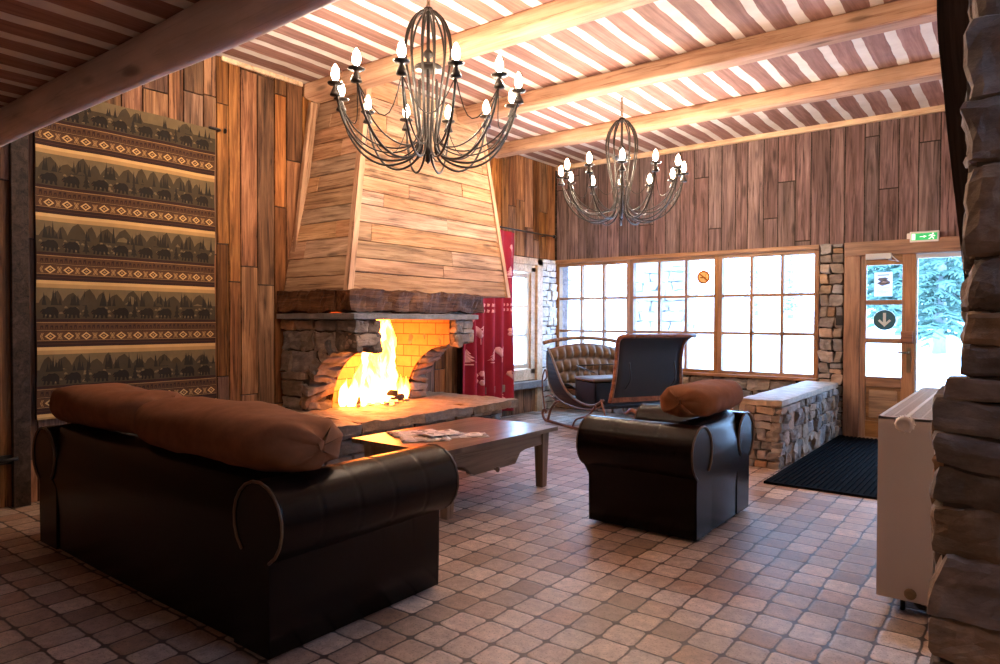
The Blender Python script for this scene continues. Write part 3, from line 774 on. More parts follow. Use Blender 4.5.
# fire box lining
mb = MB()
def lining(q, L, Hh): mb.hexa(q, (0, 0, 0.0001), gc=[V(0, 0, 0), V(L, 0, 0), V(L, Hh, 0), V(0, Hh, 0)])
xb = XW+.05
vsb = [(xb, 3.93, hz), (xb, 4.91, hz), (xb, 4.91, 1.25), (xb, 3.93, 1.25)]
mb.add(vsb, [(0, 1, 2, 3)], gc=[V(0, 0, 0), V(.98, 0, 0), V(.98, .8, 0), V(0, .8, 0)])
for yy, fl in ((3.955, 1), (4.885, 0)):
    zs = [ARZ*k/12 for k in range(13)] + [.66, .8]
    vs = []; gcs = []
    for z in zs:
        xe = archx(z)-.01 if z < ARZ else -4.36
        vs += [V(xb, yy, hz+z), V(xe, yy, hz+z)]; gcs += [V(.06, z, 0), V(.06+xe-xb, z, 0)]
    mb.add(vs, [(2*i, 2*i+1, 2*i+3, 2*i+2) for i in range(len(zs)-1)], gc=gcs)
mb.build('firebox_lining', M['brick'], fp, org=FO)
# lintel slab, mantel beams
mb = MB()
roughslab(mb, (-4.62, 3.62, 1.25), (-4.25, 5.19, 1.305), 6, 26, .004, (.7, .6, .5), 11)
roughslab(mb, (XW+.01, 3.62, 1.25), (-4.62, 4.0, 1.305), 12, 6, .004, (.3, .4, .5), 12); roughslab(mb, (XW+.01, 4.86, 1.25), (-4.62, 5.19, 1.305), 12, 6, .004, (.3, .4, .5), 13)
mb.bb((-4.52, 3.72, 1.295), (-4.38, 5.15, 1.36))
mb.build('lintel_slab', M['slab'], fp, org=FO)
def hewn(p0, p1, lab, seed):
    mb = MB(); roughslab(mb, p0, p1, max(3, int(abs(p1[0]-p0[0])/.035)), max(3, int(abs(p1[1]-p0[1])/.035)), .026, (.5, .5, .5), seed, 4)
    L = (p1[0]-p0[0] > p1[1]-p0[1])
    mb.g = [V(p.x, p.y, p.z) if L else V(p.y, p.x, p.z) for p in mb.v]
    mb.build('mantel_beam', M['mantel'], fp, org=FO)
hewn((-4.50, 3.63, 1.31), (-4.31, 5.34, 1.50), '', 14); hewn((XW+.01, 3.62, 1.31), (-4.51, 3.80, 1.50), '', 15)
# hood
def hp(k, z):            # corners of the hood at height z: 0 wall-near,1 front-near,2 front-far,3 wall-far
    t = z-1.49; yn = 3.67+.235*t; yf = 5.87-.08*t; xf = -4.38-.14*t
    return [V(XW, yn, z), V(xf, yn, z), V(xf, yf, z), V(XW, yf, z)][k]
z0, z1 = 1.49, H1
mb = MB(); rg = random.Random(51)
cv = [hp(k, z)*.0 + hp(k, z) for z in (z0, z1) for k in range(4)]
cen = V(-4.95, 4.8, 0)
cv = [V(p.x-.03 if p.x > XW+.1 else p.x, p.y+(.03 if p.y < 4.8 else -.03), p.z) for p in cv]
mb.add(cv, [(3, 2, 1, 0), (0, 1, 5, 4), (1, 2, 6, 5), (2, 3, 7, 6)])
boards(mb, [hp(0, z0)+V(0, .03, 0), hp(1, z0)+V(-.02, .03, 0), hp(1, z1)+V(-.02, .03, 0), hp(0, z1)+V(0, .03, 0)], True, .12, .17, .6, 1.4, .022, .008, .007, rg)
boards(mb, [hp(1, z0)+V(-.03, 0, 0), hp(2, z0)+V(-.03, 0, 0), hp(2, z1)+V(-.03, 0, 0), hp(1, z1)+V(-.03, 0, 0)], True, .12, .17, .7, 2.6, .022, .008, .007, rg)
boards(mb, [hp(2, z0)+V(-.03, -.03, 0), hp(3, z0)+V(0, -.03, 0), hp(3, z1)+V(0, -.03, 0), hp(2, z1)+V(-.03, -.03, 0)], True, .12, .17, .7, 2.6, .022, .008, .007, rg)
hood = mb.build('hood', M['hood'], fp, org=FO)
def corner(a, b, w1, w2, sx, sy):
    mb = MB(); a = Vector(a); b = Vector(b)
    mb.hexa([a+V(.008*sx, -.012*sy, 0), a+V(-w1*sx, -.012*sy, 0), b+V(-w1*sx, -.012*sy, 0), b+V(.008*sx, -.012*sy, 0)], (0, .03*sy, 0), (.8, .6, .5), gc=[V(a.z, 0, 0), V(a.z, w1, 0), V(b.z, w1, 0), V(b.z, 0, 0)])
    mb.hexa([a+V(.01*sx, -.012*sy, 0), a+V(.01*sx, w2*sy, 0), b+V(.01*sx, w2*sy, 0), b+V(.01*sx, -.012*sy, 0)], (-.03*sx, 0, 0), (.6, .6, .5), gc=[V(a.z, 1, 0), V(a.z, 1+w2, 0), V(b.z, 1+w2, 0), V(b.z, 1, 0)])
    mb.build('hood_trim', M['beam'], hood, org=FO)
corner(hp(1, z0), hp(1, z1), .05, .045, 1, 1); corner(hp(2, z0), hp(2, z1), .05, .04, 1, -1)
mb = MB(); a, b = V(XW+.035, 3.80, 1.6), V(XW+.035, 4.02, 3.25)
mb.hexa([a+V(0, -.07, 0), a, b, b+V(0, -.08, 0)], (.04, 0, 0), (.9, .4, .5), gc=[V(0, 0, 0), V(0, .1, 0), V(1.6, .1, 0), V(1.6, 0, 0)])
mb.build('side_board', M['hood'], fp, org=FO)

# fire: logs, embers, flames
FC = V(-4.86, 4.40, hz+.01)
def fire_log(c, L, r, rz, tilt, label):
    mb = MB(); pts = [V(-L/2+L*i/8, noise.noise(V(i*.4, L*9, 0))*.02, noise.noise(V(i*.4, 5, L*7))*.015) for i in range(9)]
    mb.tube(pts, [r*(1+.15*noise.noise(V(i, L*5, 3))) for i in range(9)], 10)
    o = mb.build('firewood_log', M['char'], org=(0, 0, 0)); o.location = c; o.rotation_euler = (0, tilt, rz)
    tag(o, label, 'log')
fire_log(FC+V(.04, 0, .035), .62, .035, R(88), 0, 'charred log lying lengthwise under the flames at the front of the fire')
fire_log(FC+V(-.10, .03, .035), .50, .035, R(95), 0, 'charred log lying lengthwise at the back of the fire')
fire_log(FC+V(-.02, .02, .112), .42, .03, R(30), R(6), 'charred log laid crosswise on top of the burning pile')
mb = MB(); rg = random.Random(61)
for i in range(110):
    a = rg.uniform(0, 2*PI); r = rg.random()**.7
    c = FC + V(math.cos(a)*.22*r, math.sin(a)*.36*r, .008+.03*(1-r)*rg.random())
    s_ = rg.uniform(.014, .04)
    stone(mb, c, (X, Y, Z), (s_, s_*1.2, s_*.8), rg, 1, mat=0 if rg.random() < .45 else 1)
tag(mb.build('embers', [M['ember'], M['ash']], org=FC), 'glowing embers and ash strewn on the hearth under the flames', 'embers', kind='stuff')
fr = thing('fire', FC, 0, 'tall blazing yellow fire on the fireplace hearth between the stone corbels', 'fire')
def tongue(c, h, r, seed, lean=(0, 0)):
    mb = MB(); n = 12; m = 16; vs = []; fs = []; sd = V(seed*7.3, seed*1.7, 0)
    b0 = 0; tones = []
    for i in range(m+1):
        t = i/m
        rad = r*(math.sin(PI*min(1, (t*.9+.12)))**.8)*(1-t**3*.65) if t < 1 else .001
        sw = noise.noise_vector(V(t*2.2, seed, 0)+sd)*.09*t*min(h, .8)
        cc = V(c[0]+lean[0]*t+sw.x, c[1]+lean[1]*t+sw.y*1.5, c[2]+h*t)
        for k in range(n):
            a = 2*PI*k/n; q = 1+.45*noise.noise(V(math.cos(a)*1.3, math.sin(a)*1.3, t*h*7)+sd)
            vs.append(cc+V(math.cos(a)*rad*.7*q, math.sin(a)*rad*q, 0)); tones.append((t, 0, 0))
    for i in range(m):
        for k in range(n): fs.append((i*n+k, i*n+(k+1) % n, (i+1)*n+(k+1) % n, (i+1)*n+k))
    mb.add(vs, fs, smooth=True); mb.t = tones
    o = mb.build('flame', M['flame'], fr, org=FC)
rg = random.Random(71)
tongue((-4.88, 4.42, hz+.02), 1.12, .19, 1, (.02, .04)); tongue((-4.84, 4.46, hz+.02), 1.08, .17, 2, (.0, -.02)); tongue((-4.82, 4.36, hz+.02), .74, .16, 3, (.0, .10)); tongue((-4.84, 4.54, hz+.02), .62, .12, 4, (.0, -.04)); tongue((-4.80, 4.26, hz+.02), .50, .11, 5, (.0, .06))
for i in range(20):
    y = rg.uniform(-.40, .40); hh = (.36-.6*abs(y))*rg.uniform(.7, 1.3)+.10
    tongue((FC.x+rg.uniform(-.10, .14), FC.y+y, hz+.015), max(.1, hh), rg.uniform(.035, .065), 10+i, (0, rg.uniform(-.04, .06)))

# ---------------------------------------------------------------- tapestry
mb = MB(); TY0, TY1, TZ0, TZ1 = 1.74, 3.02, .565, 2.80
def T(y, z, off=0):
    wv = .010*math.sin(y*5.1+z*.8) + .006*math.sin(y*13+2*z) + .006*math.sin(z*9+y*3)
    return V(XW+.045+wv+off, y, z)
def tband(za, zb, mat, y0=TY0, y1=TY1, off=0, nz_=2):
    za, zb = max(TZ0, za), min(TZ1, zb)
    if zb-za < .002: return
    n = max(4, int((y1-y0)/.04))
    mb.grid(lambda u, v: T(y0+(y1-y0)*u, za+(zb-za)*v, off), n, nz_, mat=mat)
def tpoly(pts, mat, off):
    if any(p[1] > TZ1-.002 or p[1] < TZ0+.002 or p[0] < TY0 or p[0] > TY1 for p in pts): return
    mb.add([T(p[0], p[1], off) for p in pts], [tuple(range(len(pts)))], mat=mat)
tm = [M['tap_sky'], M['tap_olive'], M['tap_hill'], M['tap_tree'], M['tap_bear'], M['tap_brown'], M['tap_maroon'], M['tap_gold']]
bear = [(0,.27),(.03,.36),(.10,.43),(.15,.50),(.20,.47),(.30,.50),(.42,.60),(.55,.58),(.72,.61),(.86,.54),(.95,.42),(.98,.28),(.94,.14),(.97,.0),(.84,0),(.80,.14),(.74,.2),(.70,.0),(.58,0),(.58,.16),(.50,.2),(.44,.0),(.32,0),(.35,.18),(.27,.22),(.24,.02),(.13,0),(.17,.2),(.10,.22)]
rg = random.Random(81); PD = .455
for k in range(6):
    zt = 2.875-PD*k
    f = lambda q: zt-PD*q
    tband(f(.05), f(0), 0); tband(f(.11), f(.05), 7); tband(f(.34), f(.11), 2); tband(f(.58), f(.34), 1); tband(f(.62), f(.58), 6); tband(f(.74), f(.62), 5)
    tband(f(.765), f(.74), 6); tband(f(.91), f(.765), 5); tband(f(1.0), f(.91), 6)
    tband(f(.635), f(.628), 7, off=.0012, nz_=1); tband(f(.755), f(.75), 7, off=.0012, nz_=1); tband(f(.905), f(.90), 7, off=.0012, nz_=1); tband(f(.955), f(.95), 5, off=.0012, nz_=1)
    # hills and distant trees
    y = TY0+.01
    while y < TY1-.14:
        wd_ = rg.uniform(.08, .16); hh = rg.uniform(.06, .12)*1
        tpoly([(y, f(.36)), (y+wd_, f(.36)), (y+wd_*.8, f(.36)+hh*.6), (y+wd_*.55, f(.36)+hh), (y+wd_*.3, f(.36)+hh*.8), (y+wd_*.12, f(.36)+hh*.4)], 1, .0012)
        y += wd_*.8
    for cy_ in [TY0+.09+i*.185 for i in range(7)]:
        for j in range(7):
            yy = cy_+rg.uniform(-.06, .06); hh = rg.uniform(.05, .125)
            tpoly([(yy-.012, f(.37)), (yy+.012, f(.37)), (yy+.004, f(.37)+hh*.6), (yy, f(.37)+hh), (yy-.004, f(.37)+hh*.6)], 3, .002)
    # grass tufts
    for i in range(50):
        yy = rg.uniform(TY0+.02, TY1-.02); zz = f(rg.uniform(.40, .56))
        tpoly([(yy-.012, zz), (yy+.012, zz), (yy+.006, zz+.012), (yy-.006, zz+.015)], 2, .001)
    bw = .115; x = TY0+.02
    for pair in range(4):
        for b in range(2):
            tpoly([(x+px*bw, f(.565)+py*bw*1.12) for px, py in bear], 4, .0035)
            tpoly([(x+.16*bw, f(.565)+.40*bw), (x+.02*bw, f(.565)+.32*bw), (x+.03*bw, f(.565)+.27*bw)], 5, .0045)
            x += bw+.022
        if pair < 3:
            c = x+.016
            tpoly([(c-.005, f(.565)), (c+.005, f(.565)), (c+.005, f(.54)), (c+.024, f(.54)), (c+.010, f(.48)), (c+.018, f(.48)), (c+.006, f(.41)), (c+.011, f(.41)), (c, f(.32)), (c-.011, f(.41)), (c-.006, f(.41)), (c-.018, f(.48)), (c-.010, f(.48)), (c-.024, f(.54)), (c-.005, f(.54))], 3, .003)
            x += .045
    # little figures band
    for i in range(42):
        yy = TY0+.02+i*.03; hh = rg.uniform(.020, .034)
        tpoly([(yy, f(.725)), (yy+.005, f(.725)), (yy+.006, f(.725)+hh*.5), (yy+.012, f(.725)+hh*.5), (yy+.013, f(.725)), (yy+.019, f(.725)), (yy+.018, f(.725)+hh), (yy+.002, f(.725)+hh*.9)], 6, .0015)
    # diamonds
    for i in range(11):
        c = TY0+.08+i*.115; zc = f(.838); a, h_ = .034, .027
        tpoly([(c-a, zc), (c, zc-h_), (c+a, zc), (c, zc+h_)], 0, .002); tpoly([(c-a*.6, zc), (c, zc-h_*.6), (c+a*.6, zc), (c, zc+h_*.6)], 6, .003)
        tpoly([(c-a*.3, zc), (c, zc-h_*.3), (c+a*.3, zc), (c, zc+h_*.3)], 7, .004)
        for s_ in (-1, 1):
            for q in (.006, .014):
                tpoly([(c+s_*(a+q), zc-.022), (c+s_*(a+q+.004), zc-.022), (c+s_*(a+q+.014), zc), (c+s_*(a+q+.010), zc)], 7, .002)
                tpoly([(c+s_*(a+q), zc+.022), (c+s_*(a+q+.004), zc+.022), (c+s_*(a+q+.014), zc), (c+s_*(a+q+.010), zc)], 7, .002)
mb.bb((XW+.003, TY0, TZ0), (XW+.02, TY1, TZ1), mat=6)
tag(mb.build('tapestry', tm, org=(XW, 2.38, TZ0)), 'large woven wall hanging with rows of dark bears and pine trees', 'tapestry')
mb = MB(); mb.tube([(XW+.005, 3.06, 2.80), (XW+.05, 3.06, 2.80), (XW+.06, 3.05, 2.80), (XW+.06, 2.96, 2.80)], .011, 8); mb.lathe([(.0, 0), (.022, .004), (.022, .014), (0, .018)], (XW+.06, 3.09, 2.80), 8, 'y'); 
tag(mb.build('wall_hook', M['black_metal'], org=(XW, 3.05, 2.8)), 'black iron hook at the top right corner of the bear tapestry', 'hook')
mb = MB(); mb.bb((XW+.0, 1.50, .29), (XW+.015, 1.66, .35)); mb.tube([(XW+.01, 1.52, .32), (XW+.06, 1.52, .32), (XW+.065, 1.62, .33)], .012, 8)
tag(mb.build('wall_hook', M['black_metal'], org=(XW, 1.55, .3)), 'black iron latch low on the planks beside the dark post at far left', 'hook')

# ---------------------------------------------------------------- sofa and armchair
def club(name, w_, dp, label, cat, loc, rz, nseat, nseam, hgt=.66):
    t = thing(name, loc, rz, label, cat)
    hw = w_/2; aw = .23; RZ = hgt-.155; RR = .155
    # base and back
    mb = MB(); mb.bb((-hw+.02, .012, .02), (hw-.02, dp-.02, .36)); mb.build('base', M['leather'], t, bevel=.012)
    mb = MB()
    def back(u, v):
        x = -hw+aw*.55 + (w_-aw*1.1)*u
        a = v*10
        prof = [(.0, .025), (.0, .2), (-.008, .35), (-.006, .5), (.012, .60), (.05, hgt-.005), (.11, hgt+.012), (.17, hgt-.005), (.20, hgt-.06), (.205, .5), (.20, .36)]
        i = min(int(a), 9); f_ = a-i
        y = prof[i][0]*(1-f_)+prof[i+1][0]*f_; z = prof[i][1]*(1-f_)+prof[i+1][1]*f_
        return (x, y - .012*math.sin(PI*u)*(1 if v < .5 else 0)+.012, z)
    mb.grid(back, 24, 30)
    for sx in (0, 1):
        mb.add([back(sx, v/30) for v in range(31)], [tuple(range(31))])
    mb.build('back', M['leather'], t)
    for sg in (-1, 1):
        mb = MB(); sec = []; n = 26
        cx = hw - aw/2 + .045
        prof = [(hw-.005, .02), (hw, .2), (hw, RZ-.14)]
        for k in range(17):
            a = R(-62) + (R(250)-R(-62))*k/16*.93
            prof.append((cx + .155*math.cos(a), RZ + RR*math.sin(a)))
        prof += [(hw-aw, RZ-.16), (hw-aw, .02)]
        npf = len(prof); m_ = 90; vs = []; fs = []
        for i in range(m_+1):
            y = .0 + (dp+.0)*i/m_
            yy = y/dp*nseam; d = abs(yy-round(yy))*dp/nseam
            g = 1 - .018*math.exp(-(d/.006)**2)*(1 if 0 < round(yy) < nseam else 0) 
            bul = .035*(i/m_)**3
            for k, (px, pz) in enumerate(prof):
                if 3 <= k <= 19: q = (cx+(px-cx)*g, RZ+(pz-RZ)*g); y_ = y + bul
                else: q = (px, pz); y_ = y
                vs.append(V(sg*q[0], y_, q[1]))
        for i in range(m_):
            for k in range(npf):
                a = (i*npf+k, i*npf+(k+1) % npf, (i+1)*npf+(k+1) % npf, (i+1)*npf+k)
                fs.append(a if sg < 0 else a[::-1])
        e = [(i) for i in range(npf)]; fs.append(tuple(e[::-1] if sg < 0 else e)); e = [m_*npf+i for i in range(npf)]; fs.append(tuple(e if sg < 0 else e[::-1]))
        mb.add(vs, fs[:-2], smooth=True); b = len(mb.v)-len(vs)
        mb.f += [tuple(b+i for i in f_) for f_ in fs[-2:]]; mb.m += [0, 0]; mb.sm += [False, False]
        arm = mb.build('arm', M['leather'], t)
        for (ye, off) in ((-.003, 0), (dp+.003, .035)):
            mb = MB(); pth = [V(sg*(cx+(px-cx)*.985), ye + (off if True else 0), RZ+(pz-RZ)*.985) for px, pz in prof[3:20]]
            mb.tube(pth, .006, 6)
            mb.build('piping', M['leather_edge'], arm)
    # seat cushions
    iw = w_-2*aw
    for k in range(nseat):
        a = -hw+aw+iw*k/nseat+.004; b = -hw+aw+iw*(k+1)/nseat-.004
        mb = MB(); mb.bb((a, .20, .34), (b, dp+.02, .46)); mb.build('seat_cushion', M['leather'], t, bevel=.03)
    for sx in (-1, 1):
        for y in (.07, dp-.09):
            mb = MB(); mb.lathe([(.03, 0), (.035, .01), (.028, .06)], (sx*(hw-.09), y, 0), 10); mb.build('foot', M['dark_post'], t)
    return t
club('sofa', 2.16, .90, 'long black-brown leather sofa with rolled arms, seen from behind in the foreground', 'sofa', (-3.22, 1.43, 0), 0, 3, 5)
club('armchair', .91, .69, 'black-brown leather armchair with rolled arms standing in the middle of the tiled floor', 'armchair', (-1.43, 4.125, 0), R(90), 1, 3, .655)

def cushion(name, c, size, rz, label, seed, hump=.02, tilt=0, group=None, p_=.55):
    """long stuffed cushion; size = length, depth, height"""
    mb = MB(); L, D, Hh = size; nu, nv = 44, 28; vs = []; fs = []; sd = V(seed*5.3, 0, 0)
    for i in range(nu+1):
        u = -1+2*i/nu
        s_ = (max(0, 1-abs(u)**7))**.5
        s_ = max(s_, .02)
        for k in range(nv):
            a = 2*PI*k/nv; ca, sa = math.cos(a), math.sin(a)
            y = math.copysign(abs(ca)**.8, ca)*D/2*s_; z = math.copysign(abs(sa)**.8, sa)*Hh/2*(s_ if sa > 0 else s_**.5)
            x = u*L/2*(1-.03*abs(ca))
            p = V(x, y, z)
            nz = noise.noise_vector(V(x*3.2, y*5, z*5)+sd)
            p += nz*hump; p += noise.noise_vector(V(x*11, y*12, z*12)+sd)*.006
            # pulled ears and puckers near the ends
            e = max(0, abs(u)-.75)/.25
            p.z += (.025 if sa > 0 else -.0)*math.sin(a*2)**2*e
            p.y += .012*math.sin(a*7)*e; p.z += .010*math.cos(a*6)*e
            if p.z < -Hh/2+.004: p.z = -Hh/2+.004
            vs.append(p)
    for i in range(nu):
        for k in range(nv): fs.append((i*nv+k, (i+1)*nv+k, (i+1)*nv+(k+1) % nv, i*nv+(k+1) % nv))
    fs.append(tuple(range(nv))); fs.append(tuple(reversed([nu*nv+k for k in range(nv)])))
    mb.add(vs, fs, smooth=True)
    o = mb.build(name, M['suede'], org=(0, 0, 0)); o.location = c; o.rotation_euler = (tilt, 0, rz)
    return tag(o, label, 'cushion', group)
cushion('cushion', (-3.91, 1.66, .772), (1.02, .40, .22), R(2), 'brown suede bolster cushion on the far left end of the sofa back', 1, .022)
cushion('cushion', (-2.735, 1.64, .768), (1.29, .42, .22), R(-1), 'long brown suede bolster cushion on the sofa back, the one nearer the right arm', 2, .022)
cushion('cushion', (-1.60, 4.20, .766), (.84, .34, .19), R(92), 'plump brown suede cushion resting on the back of the armchair', 3, .010)

# ---------------------------------------------------------------- coffee table and papers
TO = V(-3.21, 3.72, 0); t = thing('coffee_table', TO, 0, 'low rectangular brown wooden coffee table between the sofa and the fireplace', 'table')
mb = MB(); b0 = 0
for k in range(6):
    a = -.41+.82*k/6; mb.hexa([V(a+.0005, -.66, .413), V(a+.82/6-.0005, -.66, .413), V(a+.82/6-.0005, .66, .413), V(a+.0005, .66, .413)], (0, 0, .03), (rnd.random(), rnd.random(), rnd.random()), gc=[V(-.66, a, 0), V(-.66, a+.13, 0), V(.66, a+.13, 0), V(.66, a, 0)])
mb.build('tabletop', M['table'], t)
for sx in (-1, 1):
    for sy in (-1, 1):
        mb = MB(); cx, cy = sx*.345, sy*.53; a, b = .042, .030
        mb.add([V(cx+i*b, cy+j*b, 0) for i, j in ((-1, -1), (1, -1), (1, 1), (-1, 1))]+[V(cx+i*a, cy+j*a, .413) for i, j in ((-1, -1), (1, -1), (1, 1), (-1, 1))], [(3, 2, 1, 0), (4, 5, 6, 7), (0, 1, 5, 4), (1, 2, 6, 5), (2, 3, 7, 6), (3, 0, 4, 7)])
        mb.g = [V(p.z, p.x, p.y) for p in mb.v]; mb.build('leg', M['table'], t, bevel=.004)
for sx in (-1, 1):
    mb = MB(); pr = [(-.49, .413), (-.49, .32), (-.40, .305), (-.33, .25), (-.29, .235), (.16, .235), (.19, .27), (.22, .305), (.28, .32), (.49, .325), (.49, .413)]
    mb.prism([V(sx*.375, y, z) for y, z in pr], (-sx*.02, 0, 0)); mb.g = [V(p.y, p.z, p.x) for p in mb.v]; ap = mb.build('apron', M['table'], t, bevel=.003)
for sy in (-1, 1):
    mb = MB(); mb.bb((-.31, sy*.545-.01, .32), (.31, sy*.545+.01, .413)); mb.build('apron', M['table'], t)
mb = MB(); mb.bb((-.33, -.30, .25), (.33, .16, .40)); dw = mb.build('drawer', M['table'], t, bevel=.003)
mb = MB(); mb.lathe([(.010, 0), (.010, .012), (.019, .02), (.020, .03), (.010, .036)], (.385, -.09, .243), 12, 'x'); mb.build('knob', M['table'], dw)
def paper(c, w_, h_, rz, label, n=2, seed=0, z0=0, big=True):
    rg_ = random.Random(seed); mb = MB()
    for k in range(n):
        dx, dy, da = rg_.uniform(-.012, .012), rg_.uniform(-.012, .012), rg_.uniform(-.07, .07)
        def fn(u, v, k=k, dx=dx, dy=dy, da=da):
            x, y = (u-.5)*w_, (v-.5)*h_; z = .0015+.003*k + .003*max(0, noise.noise(V(x*3+seed, y*3, k))) + (.004*max(0, abs(u-.5)*2-.8)*4 if k == n-1 and big else 0)
            return (x*math.cos(da)-y*math.sin(da)+dx, x*math.sin(da)+y*math.cos(da)+dy, z)
        mb.grid(fn, 12, 8, gcf=lambda u, v: (u*w_+seed, v*h_, 0))
    o = mb.build('newspaper', M['print'], org=(0, 0, 0), solid=.0012); o.location = (c[0], c[1], .4445+z0); o.rotation_euler = (0, 0, rz)
    tag(o, label, 'newspaper')
paper((-3.41, 3.46), .34, .24, R(62), 'open newspaper lying at the back left of the papers on the coffee table', 2, 1)
paper((-3.20, 3.33), .32, .22, R(50), 'folded newspaper at the front left of the papers on the coffee table', 2, 5)
paper((-3.22, 3.50), .26, .20, R(72), 'small newspaper lying across the two others on the coffee table', 2, 9, .013)
paper((-3.06, 3.63), .28, .20, R(48), 'flat pale newspaper sheet on the right of the pile on the coffee table', 1, 13, 0, False)

# ---------------------------------------------------------------- curtain and rod
def cur(y, z, off=0):
    y = y-.17; fl = .25+.75*(2.36-z)/2.2
    ph = y*2*PI*5.2 + .8*math.sin(y*3)
    return V(XW+.12+off + (.040*fl+.012)*math.sin(ph) + .012*math.sin(ph*.5+z), y + .012*math.sin(z*3+y*9), z)
mb = MB(); mb.grid(lambda u, v: cur(6.18+1.06*u, .10+2.27*v), 110, 24)
n0 = len(mb.v)
def motif(kind, y0, z0, s_):
    P = []
    if kind == 'heart': P = [[(0, -.5), (.5, .12), (.42, .42), (.2, .48), (0, .28), (-.2, .48), (-.42, .42), (-.5, .12)], [(-.03, -.9), (.03, -.9), (.03, -.5), (-.03, -.5)]]
    if kind == 'flower':
        for k in range(5): a = 2*PI*k/5; cx_, cy_ = .3*math.cos(a), .3*math.sin(a); P.append([(cx_+.17*math.cos(b*PI/3), cy_+.2*math.sin(b*PI/3)) for b in range(6)])
    if kind == 'fir': P = [[(-.45, -.3), (.45, -.3), (0, .15)], [(-.33, .0), (.33, .0), (0, .4)], [(-.2, .28), (.2, .28), (0, .62)], [(-.3, -.5), (.3, -.5), (.3, -.42), (-.3, -.42)]]
    if kind == 'text':
        for r_ in range(2):
            for q in range(7): a = -.8+q*.24; P.append([(a, -.25+r_*.45), (a+.12, -.25+r_*.45), (a+.15, -.05+r_*.45), (a+.03, .0+r_*.45)])
    for poly in P:
        pts = []
        m_ = len(poly)
        for i in range(m_):
            a, b = poly[i], poly[(i+1) % m_]
            for q in range(3): pts.append((a[0]+(b[0]-a[0])*q/3, a[1]+(b[1]-a[1])*q/3))
        c0 = (sum(p[0] for p in pts)/len(pts), sum(p[1] for p in pts)/len(pts))
        vs = [cur(y0+c0[0]*s_, z0+c0[1]*s_, .004)]+[cur(y0+(c0[0]+(p[0]-c0[0])*.5)*s_, z0+(c0[1]+(p[1]-c0[1])*.5)*s_, .004) for p in pts]+[cur(y0+p[0]*s_, z0+p[1]*s_, .004) for p in pts]
        k = len(pts); fs = [(0, 1+i, 1+(i+1) % k) for i in range(k)] + [(1+i, 1+k+i, 1+k+(i+1) % k, 1+(i+1) % k) for i in range(k)]
        mb.add(vs, fs, mat=1, smooth=True)
for kd, y, z, s_ in (('fir', 6.30, .80, .17), ('heart', 6.53, 1.10, .16), ('flower', 6.52, .55, .19), ('text', 6.72, 1.38, .16), ('heart', 6.92, .85, .14), ('flower', 7.12, 1.1, .14), ('heart', 7.12, .55, .13),
                     ('text', 7.10, 1.40, .14), ('flower', 6.30, 1.25, .14), ('fir', 6.75, .80, .15), ('heart', 6.42, 1.5, .13), ('heart', 7.15, 2.15, .12), ('flower', 6.75, 2.0, .14), ('fir', 7.1, 1.85, .13), ('fir', 7.0, .3, .14)):
    motif(kd, y, z, s_)
cu = mb.build('curtain', [M['curtain'], M['motif']], org=(XW+.17, 6.7, .1), solid=.003)
tag(cu, 'crimson curtain patterned with pale hearts and flowers, hanging beside the fireplace', 'curtain')
mb = MB(); mb.tube([(XW+.12, 6.0, 2.41), (XW+.12, 7.95, 2.41)], .011, 8); mb.lathe([(0, -.03), (.02, -.02), (.024, 0), (.02, .02), (0, .03)], (XW+.12, 7.98, 2.41), 10, 'y')
for y in (6.15, 7.85): mb.tube([(XW, y, 2.41), (XW+.12, y, 2.41)], .008, 6)
tag(mb.build('curtain_rod', M['black_metal'], org=(XW+.17, 7, 2.41)), 'thin black curtain rod above the left-hand window', 'curtain rod')

